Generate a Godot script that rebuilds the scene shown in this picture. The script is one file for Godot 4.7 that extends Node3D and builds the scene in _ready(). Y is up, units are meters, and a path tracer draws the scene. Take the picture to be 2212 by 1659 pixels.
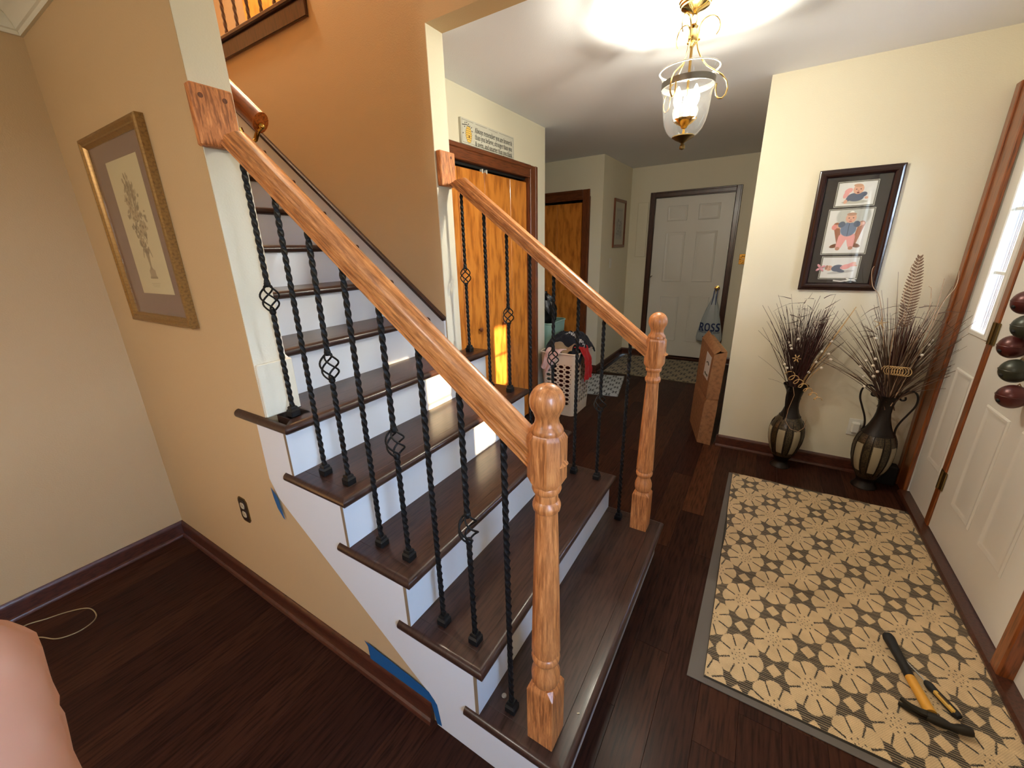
extends Node3D
# An entry hall with an open staircase, iron balusters and oak handrails.
# World: x runs from the stairs to the front door, y is up, z runs from the hall to the viewer. Units are metres.

const RISE := 0.1941
const RUN := 0.2503
const X1 := 1.153          # front of the lowest nosing
const OV := 0.0294         # nosing overhang
const TH := 0.034          # tread thickness
const ZL := 0.0            # living room face of the stair wall
const ZLI := -0.112        # its stair face
const ZR := -1.0004        # stair face of the far stair wall
const ZRO := -1.1128       # its hall face
const ZS := -1.173         # far ends of the open risers
const XD := 2.3253         # front door wall
const XW := -1.2148        # living room end wall
const ZP := -2.6409        # picture wall
const XP := 1.267          # its free corner
const XC := -0.3062        # closet wall
const ZB := -5.157         # back wall
const CEIL := 2.44

var M := {}
var taken := {}
var rng := RandomNumberGenerator.new()


func _ready() -> void:
	# camera
	var cam := Camera3D.new()
	cam.name = "camera"
	cam.projection = Camera3D.PROJECTION_FRUSTUM
	cam.near = 0.02
	cam.far = 60.0
	cam.size = cam.near * 1659.0 / 874.25
	cam.frustum_offset = Vector2(0.022163, -0.002598) * cam.near
	cam.transform = Transform3D(Basis.from_euler(Vector3(-0.3183, 0.5711, -0.0309)), Vector3(1.408, 1.501, 0.6515))
	add_child(cam)
	cam.current = true
	# sky and exposure
	var env := Environment.new()
	var sky_mat := ProceduralSkyMaterial.new()
	sky_mat.sky_top_color = Color(0.62, 0.76, 0.95)
	sky_mat.sky_horizon_color = Color(0.86, 0.92, 1.0)
	sky_mat.ground_horizon_color = Color(0.72, 0.76, 0.80)
	sky_mat.ground_bottom_color = Color(0.42, 0.44, 0.42)
	sky_mat.sky_energy_multiplier = 5.2
	sky_mat.ground_energy_multiplier = 3.2
	env.background_mode = Environment.BG_SKY
	env.sky = Sky.new()
	env.sky.sky_material = sky_mat
	env.tonemap_mode = Environment.TONE_MAPPER_LINEAR
	env.tonemap_exposure = 1.0
	env.sdfgi_enabled = true
	env.ssao_enabled = true
	env.ssil_enabled = true
	var we := WorldEnvironment.new()
	we.name = "world_environment"
	we.environment = env
	add_child(we)
	# low sun through the sidelights of the front door
	var sun := DirectionalLight3D.new()
	sun.name = "sun"
	sun.light_color = Color(1.0, 0.86, 0.66)
	sun.light_energy = 8.0
	sun.light_angular_distance = 0.6
	sun.shadow_enabled = true
	sun.sky_mode = DirectionalLight3D.SKY_MODE_LIGHT_ONLY
	add_child(sun)
	sun.look_at_from_position(Vector3(5, 3, -2), Vector3(5, 3, -2) + Vector3(-1.0, -0.235, 0.085))

	rng.seed = 7
	make_materials()
	make_shell()
	make_floor()
	make_trim()
	make_closet_door()
	make_hall_doors()
	make_front_door()
	make_living_window()
	make_stairs()
	make_railings()
	make_upstairs()
	make_lamp()
	make_living_light()
	make_pictures()
	make_small_wall_things()
	make_rugs()
	make_tools()
	make_vases()
	make_hall_things()
	make_bells()
	make_floor_bits()
	make_hand()


# ---------------------------------------------------------------- mesh building

class MB:
	var T := PackedVector3Array()

	func tri(a: Vector3, b: Vector3, c: Vector3) -> void:
		T.append(a)
		T.append(b)
		T.append(c)

	func quad(a: Vector3, b: Vector3, c: Vector3, d: Vector3) -> void:
		tri(a, b, c)
		tri(a, c, d)

	func face(pts: Array, centre: Vector3) -> void:
		var n: Vector3 = (pts[1] - pts[0]).cross(pts[2] - pts[0])
		var out: bool = n.dot(pts[0] - centre) >= 0.0
		for i in range(1, pts.size() - 1):
			if out:
				tri(pts[0], pts[i], pts[i + 1])
			else:
				tri(pts[0], pts[i + 1], pts[i])

	func orient(from: int) -> void:
		var v := 0.0
		var o := T[from]
		for i in range(from, T.size(), 3):
			v += (T[i] - o).dot((T[i + 1] - o).cross(T[i + 2] - o))
		if v < 0.0:
			for i in range(from, T.size(), 3):
				var k := T[i + 1]
				T[i + 1] = T[i + 2]
				T[i + 2] = k

	func box(lo: Vector3, hi: Vector3, b := 0.0) -> MB:
		return boxt(Transform3D(Basis(), (lo + hi) / 2.0), (hi - lo).abs(), b)

	func boxt(x: Transform3D, size: Vector3, b := 0.0) -> MB:
		var h := size / 2.0
		b = minf(b, minf(h.x, minf(h.y, h.z)) * 0.95)
		var c := x.origin
		if b <= 0.0:
			for ax in 3:
				for s in [-1.0, 1.0]:
					var p := []
					for k in [[-1, -1], [1, -1], [1, 1], [-1, 1]]:
						var q := Vector3()
						q[ax] = s * h[ax]
						q[(ax + 1) % 3] = k[0] * h[(ax + 1) % 3]
						q[(ax + 2) % 3] = k[1] * h[(ax + 2) % 3]
						p.append(x * q)
					face(p, c)
			return self
		var at := func(s: Vector3, ax: int) -> Vector3:
			var q := Vector3(s.x * (h.x - b), s.y * (h.y - b), s.z * (h.z - b))
			q[ax] = s[ax] * h[ax]
			return x * q
		for ax in 3:
			var u := (ax + 1) % 3
			var w := (ax + 2) % 3
			for s in [-1.0, 1.0]:
				var p := []
				for k in [[-1, -1], [1, -1], [1, 1], [-1, 1]]:
					var q := Vector3()
					q[ax] = s
					q[u] = k[0]
					q[w] = k[1]
					p.append(at.call(q, ax))
				face(p, c)
				for t in [-1.0, 1.0]:
					var a := Vector3()
					a[u] = s
					a[w] = t
					a[ax] = -1.0
					var e := a
					e[ax] = 1.0
					face([at.call(a, u), at.call(e, u), at.call(e, w), at.call(a, w)], c)
		for sx in [-1.0, 1.0]:
			for sy in [-1.0, 1.0]:
				for sz in [-1.0, 1.0]:
					var s := Vector3(sx, sy, sz)
					face([at.call(s, 0), at.call(s, 1), at.call(s, 2)], c)
		return self

	func loft(rings: Array, closed := true, cap0 := true, cap1 := true, loop := false) -> MB:
		var from := T.size()
		var n: int = rings[0].size()
		var last := rings.size() if loop else rings.size() - 1
		for r in last:
			var a = rings[r]
			var b = rings[(r + 1) % rings.size()]
			for i in (n if closed else n - 1):
				var j := (i + 1) % n
				quad(a[i], a[j], b[j], b[i])
		if closed and not loop:
			for k in 2:
				if (cap0 if k == 0 else cap1):
					var ring = rings[0] if k == 0 else rings[rings.size() - 1]
					var m := Vector3()
					for p in ring:
						m += p
					m /= n
					for i in n:
						if k == 0:
							tri(m, ring[(i + 1) % n], ring[i])
						else:
							tri(m, ring[i], ring[(i + 1) % n])
		if closed:
			orient(from)
		return self

	func lathe(prof: Array, seg := 24, x := Transform3D(), a0 := 0.0, a1 := TAU) -> MB:
		var rings := []
		for p in prof:
			var ring := PackedVector3Array()
			for i in seg:
				var a := a0 + (a1 - a0) * i / seg
				ring.append(x * Vector3(cos(a) * p.x, p.y, sin(a) * p.x))
			rings.append(ring)
		return loft(rings)

	func tube(pts: Array, r, sides := 8, caps := true, loop := false) -> MB:
		var rings := []
		var n := pts.size()
		var up := Vector3.UP
		for i in n:
			var d: Vector3
			if loop:
				d = pts[(i + 1) % n] - pts[(i + n - 1) % n]
			else:
				d = pts[mini(i + 1, n - 1)] - pts[maxi(i - 1, 0)]
			d = d.normalized()
			if i == 0:
				up = Vector3.UP if absf(d.y) < 0.9 else Vector3.RIGHT
			var sx := d.cross(up).normalized()
			up = sx.cross(d).normalized()
			var rad: float = r if (r is float) else r[i]
			var ring := PackedVector3Array()
			for k in sides:
				var a := TAU * k / sides
				ring.append(pts[i] + (sx * cos(a) + up * sin(a)) * rad)
			rings.append(ring)
		return loft(rings, true, caps, caps, loop)

	func ribbon(pts: Array, w, thick: float, across: Vector3) -> MB:
		var rings := []
		var n := pts.size()
		for i in n:
			var d: Vector3 = (pts[mini(i + 1, n - 1)] - pts[maxi(i - 1, 0)]).normalized()
			var s := (across - d * across.dot(d)).normalized()
			var t := s.cross(d).normalized() * thick
			var hw: float = w if (w is float) else w[i]
			rings.append(PackedVector3Array([pts[i] + s * hw + t, pts[i] - s * hw + t, pts[i] - s * hw - t, pts[i] + s * hw - t]))
		return loft(rings)

	func extrude(poly: PackedVector2Array, x: Transform3D, depth: float) -> MB:
		var from := T.size()
		var ids := Geometry2D.triangulate_polygon(poly)
		var n := poly.size()
		var lo := []
		var hi := []
		for p in poly:
			lo.append(x * Vector3(p.x, p.y, 0))
			hi.append(x * Vector3(p.x, p.y, depth))
		var ccw := not Geometry2D.is_polygon_clockwise(poly)
		for i in n:
			var j := (i + 1) % n
			if ccw:
				quad(lo[i], lo[j], hi[j], hi[i])
			else:
				quad(lo[j], lo[i], hi[i], hi[j])
		for i in range(0, ids.size(), 3):
			var a := ids[i]
			var b := ids[i + 1]
			var c := ids[i + 2]
			if (poly[b] - poly[a]).cross(poly[c] - poly[a]) < 0.0:
				var k := b
				b = c
				c = k
			tri(hi[a], hi[b], hi[c])
			tri(lo[a], lo[c], lo[b])
		orient(from)
		return self

	func ball(c: Vector3, r: Vector3, seg := 16, x := Basis()) -> MB:
		var rings := []
		var rows := maxi(4, seg / 2)
		for i in rows + 1:
			var t := PI * i / rows
			var ring := PackedVector3Array()
			for k in seg:
				var a := TAU * k / seg
				ring.append(c + x * Vector3(r.x * sin(t) * cos(a), -r.y * cos(t), r.z * sin(t) * sin(a)))
			rings.append(ring)
		return loft(rings, true, false, false)

	func sheet(nx: int, ny: int, f: Callable, thick: float) -> MB:
		var g := []
		for j in ny + 1:
			var row := []
			for i in nx + 1:
				row.append(f.call(float(i) / nx, float(j) / ny))
			g.append(row)
		var low := []
		for j in ny + 1:
			var row := []
			for i in nx + 1:
				var du: Vector3 = g[j][mini(i + 1, nx)] - g[j][maxi(i - 1, 0)]
				var dv: Vector3 = g[mini(j + 1, ny)][i] - g[maxi(j - 1, 0)][i]
				row.append(g[j][i] - du.cross(dv).normalized() * thick)
			low.append(row)
		for j in ny:
			for i in nx:
				quad(g[j][i], g[j][i + 1], g[j + 1][i + 1], g[j + 1][i])
				quad(low[j][i], low[j + 1][i], low[j + 1][i + 1], low[j][i + 1])
		for i in nx:
			quad(g[0][i], low[0][i], low[0][i + 1], g[0][i + 1])
			quad(g[ny][i], g[ny][i + 1], low[ny][i + 1], low[ny][i])
		for j in ny:
			quad(g[j][0], g[j + 1][0], low[j + 1][0], low[j][0])
			quad(g[j][nx], low[j][nx], low[j + 1][nx], g[j + 1][nx])
		return self

	func mesh(origin := Vector3(), crease := 35.0) -> ArrayMesh:
		var n := T.size() / 3
		var fn := PackedVector3Array()
		var near := {}
		var V := PackedVector3Array()
		var N := PackedVector3Array()
		var keys := []
		for f in n:
			var a := T[f * 3]
			var w := (T[f * 3 + 1] - a).cross(T[f * 3 + 2] - a)
			fn.append(w)
			for k in 3:
				var key := Vector3i((T[f * 3 + k] * 20000.0).round())
				keys.append(key)
				if near.has(key):
					near[key].append(f)
				else:
					near[key] = PackedInt32Array([f])
		var unit := PackedVector3Array()
		for w in fn:
			unit.append(w.normalized())
		var c := cos(deg_to_rad(crease))
		for f in n:
			if fn[f].length_squared() < 1e-22:
				continue
			for k in [0, 2, 1]:
				var s := Vector3()
				for g in near[keys[f * 3 + k]]:
					if unit[g].dot(unit[f]) > c:
						s += fn[g]
				V.append(T[f * 3 + k] - origin)
				N.append(s.normalized() if s.length_squared() > 1e-24 else unit[f])
		var arr := []
		arr.resize(Mesh.ARRAY_MAX)
		arr[Mesh.ARRAY_VERTEX] = V
		arr[Mesh.ARRAY_NORMAL] = N
		var m := ArrayMesh.new()
		m.add_surface_from_arrays(Mesh.PRIMITIVE_TRIANGLES, arr)
		return m


func numbered(called: String) -> String:
	if not taken.has(called):
		taken[called] = 0
		return called
	taken[called] += 1
	return "%s_%03d" % [called, taken[called]]


func tag(o: Node3D, label: String, category: String, group := "") -> void:
	o.set_meta("label", label)
	o.set_meta("category", category)
	if group != "":
		o.set_meta("group", group)


func thing(called: String, label: String, category: String, at := Vector3(), group := "", turn := 0.0) -> Node3D:
	var o := Node3D.new()
	o.name = numbered(called)
	add_child(o)
	o.position = at
	o.rotation.y = turn
	tag(o, label, category, group)
	return o


func part(root: Node3D, called: String, mb: MB, m: Material, crease := 35.0) -> MeshInstance3D:   # mb in the root's own axes
	var o := MeshInstance3D.new()
	o.name = called
	o.mesh = mb.mesh(Vector3(), crease)
	o.material_override = m
	root.add_child(o, true)
	return o


func wpart(root: Node3D, called: String, mb: MB, m: Material, crease := 35.0) -> MeshInstance3D:   # mb in world axes, root only moved
	var o := MeshInstance3D.new()
	o.name = called
	o.mesh = mb.mesh(root.position, crease)
	o.material_override = m
	root.add_child(o, true)
	return o


func sub(p: MeshInstance3D, called: String, mb: MB, m: Material, origin := Vector3(), crease := 35.0) -> MeshInstance3D:
	var o := MeshInstance3D.new()
	o.name = called
	o.mesh = mb.mesh(origin, crease)
	o.material_override = m
	p.add_child(o, true)
	return o


func solo(called: String, mb: MB, m: Material, label: String, category: String, group := "", crease := 35.0) -> MeshInstance3D:
	var lo := mb.T[0]
	var hi := mb.T[0]
	for p in mb.T:
		lo = lo.min(p)
		hi = hi.max(p)
	var at := Vector3((lo.x + hi.x) / 2.0, lo.y, (lo.z + hi.z) / 2.0)
	var o := MeshInstance3D.new()
	o.name = numbered(called)
	o.mesh = mb.mesh(at, crease)
	o.material_override = m
	add_child(o)
	o.position = at
	tag(o, label, category, group)
	return o


func struct(called: String, mb: MB, m: Material, crease := 35.0) -> MeshInstance3D:
	var o := MeshInstance3D.new()
	o.name = numbered(called)
	o.mesh = mb.mesh(Vector3(), crease)
	o.material_override = m
	o.set_meta("kind", "structure")
	add_child(o)
	return o


func struct_root(called: String) -> Node3D:
	var o := Node3D.new()
	o.name = numbered(called)
	o.set_meta("kind", "structure")
	add_child(o)
	return o


func V(x: float, y: float, z: float) -> Vector3:
	return Vector3(x, y, z)


func lettering(mb: MB, words: String, x: Transform3D, height: float, depth: float, bent = null, bold := false, serif := true) -> float:   # returns the width; the text starts at x's origin
	var tm := TextMesh.new()
	var font := SystemFont.new()
	font.font_names = PackedStringArray(["Droid Serif" if serif else "Droid Sans"])
	font.font_weight = 700 if bold else 400
	font.font_italic = serif
	tm.font = font
	tm.font_size = 32
	tm.text = words
	tm.pixel_size = height / 32.0 * 1.35
	tm.depth = depth
	tm.curve_step = 2.0
	tm.horizontal_alignment = HORIZONTAL_ALIGNMENT_LEFT
	if tm.get_surface_count() == 0:
		return 0.0
	var arr := tm.surface_get_arrays(0)
	var vs: PackedVector3Array = arr[Mesh.ARRAY_VERTEX]
	var ids: PackedInt32Array = arr[Mesh.ARRAY_INDEX]
	var wide := 0.0
	for v in vs:
		wide = maxf(wide, v.x)
	for i in range(0, ids.size(), 3):
		var p := []
		for k in 3:
			var q: Vector3 = vs[ids[i + k]]
			p.append(bent.call(q) if bent != null else x * q)
		mb.tri(p[0], p[2], p[1])
	return wide


# ---------------------------------------------------------------- materials

func noise(seed_: int, freq: float, octaves := 4, kind := FastNoiseLite.TYPE_SIMPLEX_SMOOTH, warp := 0.0) -> FastNoiseLite:
	var f := FastNoiseLite.new()
	f.seed = seed_
	f.frequency = freq
	f.noise_type = kind
	f.fractal_octaves = octaves
	if warp > 0.0:
		f.domain_warp_enabled = true
		f.domain_warp_amplitude = warp
		f.domain_warp_frequency = freq * 0.5
	return f


func noise_tex(f: FastNoiseLite, stops: Array, size := 512, height := 0) -> NoiseTexture2D:
	var t := NoiseTexture2D.new()
	t.width = size
	t.height = height if height > 0 else size
	t.seamless = true
	t.noise = f
	if stops.size() > 0:
		var g := Gradient.new()
		var offs := PackedFloat32Array()
		var cols := PackedColorArray()
		for s in stops:
			offs.append(s[0])
			cols.append(s[1])
		g.offsets = offs
		g.colors = cols
		t.color_ramp = g
	return t


func flat(c: Color, rough := 0.6, metal := 0.0) -> StandardMaterial3D:
	var m := StandardMaterial3D.new()
	m.albedo_color = c
	m.roughness = rough
	m.metallic = metal
	return m


func grained(tex: Texture2D, c: Color, rough: float, scale_: Vector3, coat := 0.0, coat_rough := 0.1, offset := Vector3()) -> StandardMaterial3D:
	var m := flat(c, rough)
	m.albedo_texture = tex
	m.uv1_triplanar = true
	m.uv1_scale = scale_
	m.uv1_offset = offset
	if coat > 0.0:
		m.clearcoat_enabled = true
		m.clearcoat = coat
		m.clearcoat_roughness = coat_rough
	return m


func wall_paint(c: Color, bump: Texture2D, rough := 0.55) -> StandardMaterial3D:
	var m := flat(c, rough)
	m.heightmap_enabled = true
	m.heightmap_texture = bump
	m.heightmap_scale = 0.035
	m.uv1_triplanar = true
	m.uv1_world_triplanar = true
	m.uv1_scale = Vector3(3, 3, 3)
	return m


func make_materials() -> void:
	var bump := noise_tex(noise(3, 0.08, 3), [], 512)
	var oak := noise_tex(noise(11, 0.012, 5, FastNoiseLite.TYPE_SIMPLEX_SMOOTH, 18.0), [[0.0, Color(0.50, 0.31, 0.16)], [0.36, Color(0.66, 0.43, 0.24)], [0.5, Color(0.80, 0.56, 0.34)], [0.62, Color(0.74, 0.49, 0.28)], [0.75, Color(0.86, 0.62, 0.39)], [1.0, Color(0.90, 0.68, 0.45)]])
	var plain := noise_tex(noise(5, 0.014, 5), [[0.0, Color(0.55, 0.55, 0.55)], [0.45, Color(0.86, 0.86, 0.86)], [1.0, Color(1, 1, 1)]])
	var burl := noise_tex(noise(17, 0.009, 5, FastNoiseLite.TYPE_SIMPLEX_SMOOTH, 45.0), [[0.0, Color(0.66, 0.44, 0.20)], [0.4, Color(0.82, 0.58, 0.29)], [0.55, Color(0.89, 0.65, 0.35)], [1.0, Color(0.94, 0.72, 0.42)]])
	var blotch := noise_tex(noise(23, 0.02, 4), [[0.0, Color(0.72, 0.72, 0.72)], [0.5, Color(0.93, 0.93, 0.93)], [1.0, Color(1, 1, 1)]])
	M.oak_tex = oak
	M.plain_tex = plain
	M.blotch_tex = blotch
	M.bump = bump
	M.cream = wall_paint(Color(0.88, 0.85, 0.76), bump)
	M.tan = wall_paint(Color(0.76, 0.64, 0.47), bump)
	M.ceiling = wall_paint(Color(0.93, 0.935, 0.955), bump, 0.8)
	M.white_paint = flat(Color(0.86, 0.86, 0.85), 0.45)
	M.riser = flat(Color(0.84, 0.85, 0.85), 0.22)
	M.riser.clearcoat_enabled = true
	M.riser.clearcoat = 0.5
	M.riser.clearcoat_roughness = 0.08
	M.door_white = flat(Color(0.86, 0.85, 0.82), 0.38)
	M.raw_edge = flat(Color(0.50, 0.42, 0.31), 0.9)
	M.oak_x = grained(oak, Color(0.98, 0.94, 0.90), 0.42, Vector3(1.4, 17, 17), 0.35, 0.2)
	M.oak_y = grained(oak, Color(0.96, 0.90, 0.85), 0.42, Vector3(16, 1.3, 16), 0.35, 0.2)
	M.oak_pale = grained(oak, Color(1.0, 0.92, 0.86), 0.5, Vector3(14, 2.0, 14), 0.1, 0.3)
	M.oak_honey = grained(oak, Color(0.80, 0.58, 0.30), 0.35, Vector3(1.4, 17, 17), 0.5, 0.1)
	M.tread = grained(plain, Color(0.250, 0.160, 0.130), 0.33, Vector3(11, 11, 0.9), 0.25, 0.16)
	M.planks = []
	for c in [Color(0.225, 0.125, 0.092), Color(0.250, 0.142, 0.102), Color(0.212, 0.118, 0.090), Color(0.275, 0.160, 0.110), Color(0.345, 0.200, 0.130)]:
		M.planks.append(grained(plain, c, 0.42, Vector3(10, 10, 0.8), 0.08, 0.25, Vector3(M.planks.size() * 0.37, 0, M.planks.size() * 0.21)))
	for m in M.planks:
		m.metallic_specular = 0.16
	M.tread.metallic_specular = 0.38
	M.floor_base = flat(Color(0.14, 0.09, 0.07), 0.6)
	M.base_wood = grained(plain, Color(0.34, 0.17, 0.11), 0.4, Vector3(3, 12, 3), 0.2, 0.2)
	M.casing_y = grained(plain, Color(0.50, 0.26, 0.12), 0.38, Vector3(14, 1.0, 14), 0.3, 0.15)
	M.casing_z = grained(plain, Color(0.50, 0.26, 0.12), 0.38, Vector3(14, 14, 1.0), 0.3, 0.15)
	M.casing_x = grained(plain, Color(0.46, 0.24, 0.11), 0.38, Vector3(1.0, 14, 14), 0.3, 0.15)
	M.dark_casing = grained(plain, Color(0.30, 0.16, 0.11), 0.3, Vector3(10, 1.0, 10), 0.5, 0.1)
	M.front_casing = grained(plain, Color(0.58, 0.31, 0.13), 0.32, Vector3(12, 0.9, 12), 0.4, 0.12)
	M.birch = grained(burl, Color(0.92, 0.78, 0.58), 0.36, Vector3(3.4, 0.8, 3.4), 0.35, 0.12)
	M.birch_dark = M.birch
	M.iron = flat(Color(0.055, 0.056, 0.058), 0.5)
	M.iron.metallic_specular = 0.35
	M.black = flat(Color(0.02, 0.02, 0.02), 0.7)
	M.brass = flat(Color(0.83, 0.66, 0.33), 0.18, 1.0)
	M.bright_brass = flat(Color(0.93, 0.82, 0.56), 0.12, 1.0)
	M.antique_brass = flat(Color(0.50, 0.42, 0.27), 0.35, 1.0)
	M.steel = flat(Color(0.55, 0.54, 0.52), 0.32, 1.0)
	M.dull_steel = flat(Color(0.24, 0.23, 0.21), 0.45, 0.9)
	M.white_plastic = flat(Color(0.88, 0.87, 0.83), 0.35)
	M.tape = flat(Color(0.06, 0.32, 0.52), 0.6)
	M.glass = flat(Color(1, 1, 1, 0.01), 0.02)
	M.glass.transparency = BaseMaterial3D.TRANSPARENCY_ALPHA


# ---------------------------------------------------------------- walls, ceiling, floor

func make_shell() -> void:
	# stair wall: flush with the living room, stepped under the open treads
	var poly := PackedVector2Array([Vector2(-4.2, 0), Vector2(X1 - OV - 0.012, 0)])
	for i in range(1, 6):
		var top := i * RISE - TH
		poly.append(Vector2(X1 - (i - 1) * RUN - OV - 0.012, top))
		if i < 5:
			poly.append(Vector2(X1 - i * RUN - OV - 0.012, top))
	poly.append_array(PackedVector2Array([Vector2(0, 5 * RISE - TH), Vector2(0, 5.1), Vector2(-4.2, 5.1)]))
	struct("wall_stair", MB.new().extrude(poly, Transform3D(Basis(), V(0, 0, ZLI)), -ZLI), M.tan)
	# far stair wall with the opening to the upper hall
	var far := MB.new()
	far.box(V(-4.2, 0, ZRO), V(0, 2.66, ZR))
	far.box(V(-0.765, 2.66, ZRO), V(0, 5.1, ZR))
	far.box(V(-4.2, 4.9, ZRO), V(-0.765, 5.1, ZR))
	far.box(V(0, CEIL, ZRO), V(1.32, 5.1, ZR))
	struct("wall_stair_far", far, M.tan)
	var under := MB.new()
	for i in range(1, 6):
		under.box(V(X1 - i * RUN - OV - 0.012, 0, ZS), V(X1 - (i - 1) * RUN - OV - 0.012, i * RISE - TH, ZS + 0.04))
	under.box(V(-0.3, 0, ZS), V(X1 - 5 * RUN - OV - 0.012, 5 * RISE - TH, ZRO))
	struct("wall_under_stairs", under, M.white_paint)
	var well := MB.new()
	well.box(V(1.2, CEIL, ZR), V(1.32, 5.1, 0.0))
	well.box(V(0, CEIL, 0), V(1.32, 5.1, 0.11))
	struct("wall_stairwell", well, M.tan)
	struct("wall_stair_end", MB.new().box(V(-4.32, 0, -2.5), V(-4.2, 5.1, 0)), M.tan)
	struct("ceiling_stairwell", MB.new().box(V(-4.32, 5.1, -2.5), V(1.32, 5.2, 0.11)), M.ceiling)
	# painted end faces of the two stair walls
	struct("trim_1", MB.new().box(V(0, 5 * RISE, ZLI), V(0.004, 5.1, -0.001)), M.cream)
	struct("trim_2", MB.new().box(V(0, 5 * RISE, ZRO), V(0.004, CEIL, ZR)), M.cream)
	# living room
	struct("wall_left", MB.new().box(V(XW - 0.12, 0, 0), V(XW, CEIL, 3.52)), M.tan)
	struct("wall_rear", MB.new().box(V(XW, 0, 3.4), V(XD + 0.14, CEIL, 3.52)), M.tan)
	var front := MB.new()
	front.box(V(XD, 0, ZP), V(XD + 0.14, CEIL, -2.475))
	front.box(V(XD, 2.09, -2.475), V(XD + 0.14, CEIL, -0.74))
	front.box(V(XD, 0, -0.74), V(XD + 0.14, CEIL, 0.75))
	front.box(V(XD, 0, 0.75), V(XD + 0.14, 0.80, 1.30))
	front.box(V(XD, 2.1, 0.75), V(XD + 0.14, CEIL, 1.30))
	front.box(V(XD, 0, 1.30), V(XD + 0.14, CEIL, 3.4))
	struct("wall_front", front, M.cream)
	# hall
	struct("wall_right", MB.new().box(V(XP, 0, ZP - 0.12), V(XD + 0.14, CEIL, ZP)), M.cream)
	struct("wall_hall_right", MB.new().box(V(XP, 0, ZB), V(XP + 0.12, CEIL, ZP - 0.12)), M.cream)
	var closet := MB.new()
	closet.box(V(XC - 0.11, 0, -2.7746), V(XC, CEIL, -2.495))
	closet.box(V(XC - 0.11, 2.05, -2.495), V(XC, CEIL, -1.27))
	closet.box(V(XC - 0.11, 0, -1.27), V(XC, CEIL, ZRO))
	closet.box(V(-2.3, 0, -2.7746), V(XC - 0.11, CEIL, -2.665))
	struct("wall_closet", closet, M.cream)
	var hall_left := MB.new()
	hall_left.box(V(-0.385, 0, -4.184), V(-0.243, CEIL, -4.074))
	hall_left.box(V(-1.33, 2.04, -4.184), V(-0.385, CEIL, -4.074))
	hall_left.box(V(-2.3, 0, -4.184), V(-1.33, CEIL, -4.074))
	hall_left.box(V(-0.353, 0, ZB), V(-0.243, CEIL, -4.184))
	struct("wall_hall_left", hall_left, M.cream)
	var back := MB.new()
	back.box(V(-0.353, 0, ZB - 0.12), V(0.06, CEIL, ZB))
	back.box(V(0.06, 2.075, ZB - 0.12), V(0.986, CEIL, ZB))
	back.box(V(0.986, 0, ZB - 0.12), V(XP + 0.12, CEIL, ZB))
	struct("wall_back", back, M.cream)
	var ends := MB.new()
	ends.box(V(-2.42, 0, ZB - 0.12), V(-2.3, CEIL, ZRO))
	ends.box(V(-2.3, 0, ZB - 0.12), V(-0.353, CEIL, ZB))
	ends.box(V(0.0, 0, ZB - 0.24), V(1.05, CEIL, ZB - 0.12))
	struct("wall_hall_end", ends, M.cream)
	# ceilings
	var c := MB.new()
	c.box(V(-4.2, CEIL, ZB - 0.12), V(XD + 0.14, 2.66, ZRO))
	c.box(V(1.32, CEIL, ZRO), V(XD + 0.14, 2.66, 0.11))
	c.box(V(XW - 0.12, CEIL, 0.11), V(XD + 0.14, 2.66, 3.52))
	c.box(V(XW - 0.12, CEIL, 0.0), V(0, 2.66, 0.11))
	c.box(V(0, CEIL, 0.0), V(1.32, CEIL + 0.01, 0.11))
	c.box(V(1.2, CEIL, ZR), V(1.32, CEIL + 0.01, 0.0))
	struct("ceiling", c, M.ceiling)
	# crown moulding of the living room
	var prof := PackedVector2Array([Vector2(0, 0), Vector2(0.010, 0), Vector2(0.014, 0.012), Vector2(0.020, 0.016), Vector2(0.026, 0.032), Vector2(0.044, 0.056), Vector2(0.058, 0.064), Vector2(0.062, 0.072), Vector2(0.072, 0.076), Vector2(0.072, 0.088), Vector2(0, 0.088)])
	var crown := MB.new()
	var r0 := PackedVector3Array()
	var r1 := PackedVector3Array()
	var r2 := PackedVector3Array()
	for p in prof:
		r0.append(V(XW + p.x, 2.352 + p.y, 3.4))
		r1.append(V(XW + p.x, 2.352 + p.y, p.x))
		r2.append(V(0.0, 2.352 + p.y, p.x))
	crown.loft([r0, r1])
	crown.loft([r1, r2])
	struct("trim_3", crown, M.cream)


func make_floor() -> void:
	var base := MB.new()
	base.box(V(-4.3, -0.12, ZB - 0.12), V(XD + 0.14, -0.011, 3.52))
	var f := struct("floor", base, M.floor_base)
	var w := 0.1206
	var k := 0
	for row in range(-20, 10):
		var x0 := 1.1762 + row * w
		var xa := maxf(x0, XW)
		var xb := minf(x0 + w, XD)
		if xb - xa < 0.01:
			continue
		var spans := []
		if x0 > 1.04:
			spans = [[ZP if x0 > XP - 0.06 else ZB, 2.1]]
		elif x0 > -0.32:
			spans = [[0.0, 2.1], [ZB if x0 > -0.25 else -4.07, -1.17]]
		else:
			spans = [[0.0, 2.1]]
		for s in spans:
			var z: float = s[0]
			var first := true
			while z < s[1] - 0.02:
				var len := rng.randf_range(0.75, 1.45)
				if row == 0 and first and s[0] < -4.0:
					len = 1.2
				if s[1] - z - len < 0.3:
					len = s[1] - z
				var tone: int = [0, 1, 2, 0, 1, 3, 2, 1, 0, 2, 3][rng.randi() % 11]
				if row == 0 and z < -1.9 and z + len > -2.6:
					tone = 4
				var gap := 0.0003
				var b := MB.new().box(V(xa + gap, -0.012, z + gap), V(xb - gap, rng.randf_range(-0.0004, 0.0), z + len - gap), 0.0006)
				sub(f, "plank", b, M.planks[tone])
				z += len
				first = false
				k += 1


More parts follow.
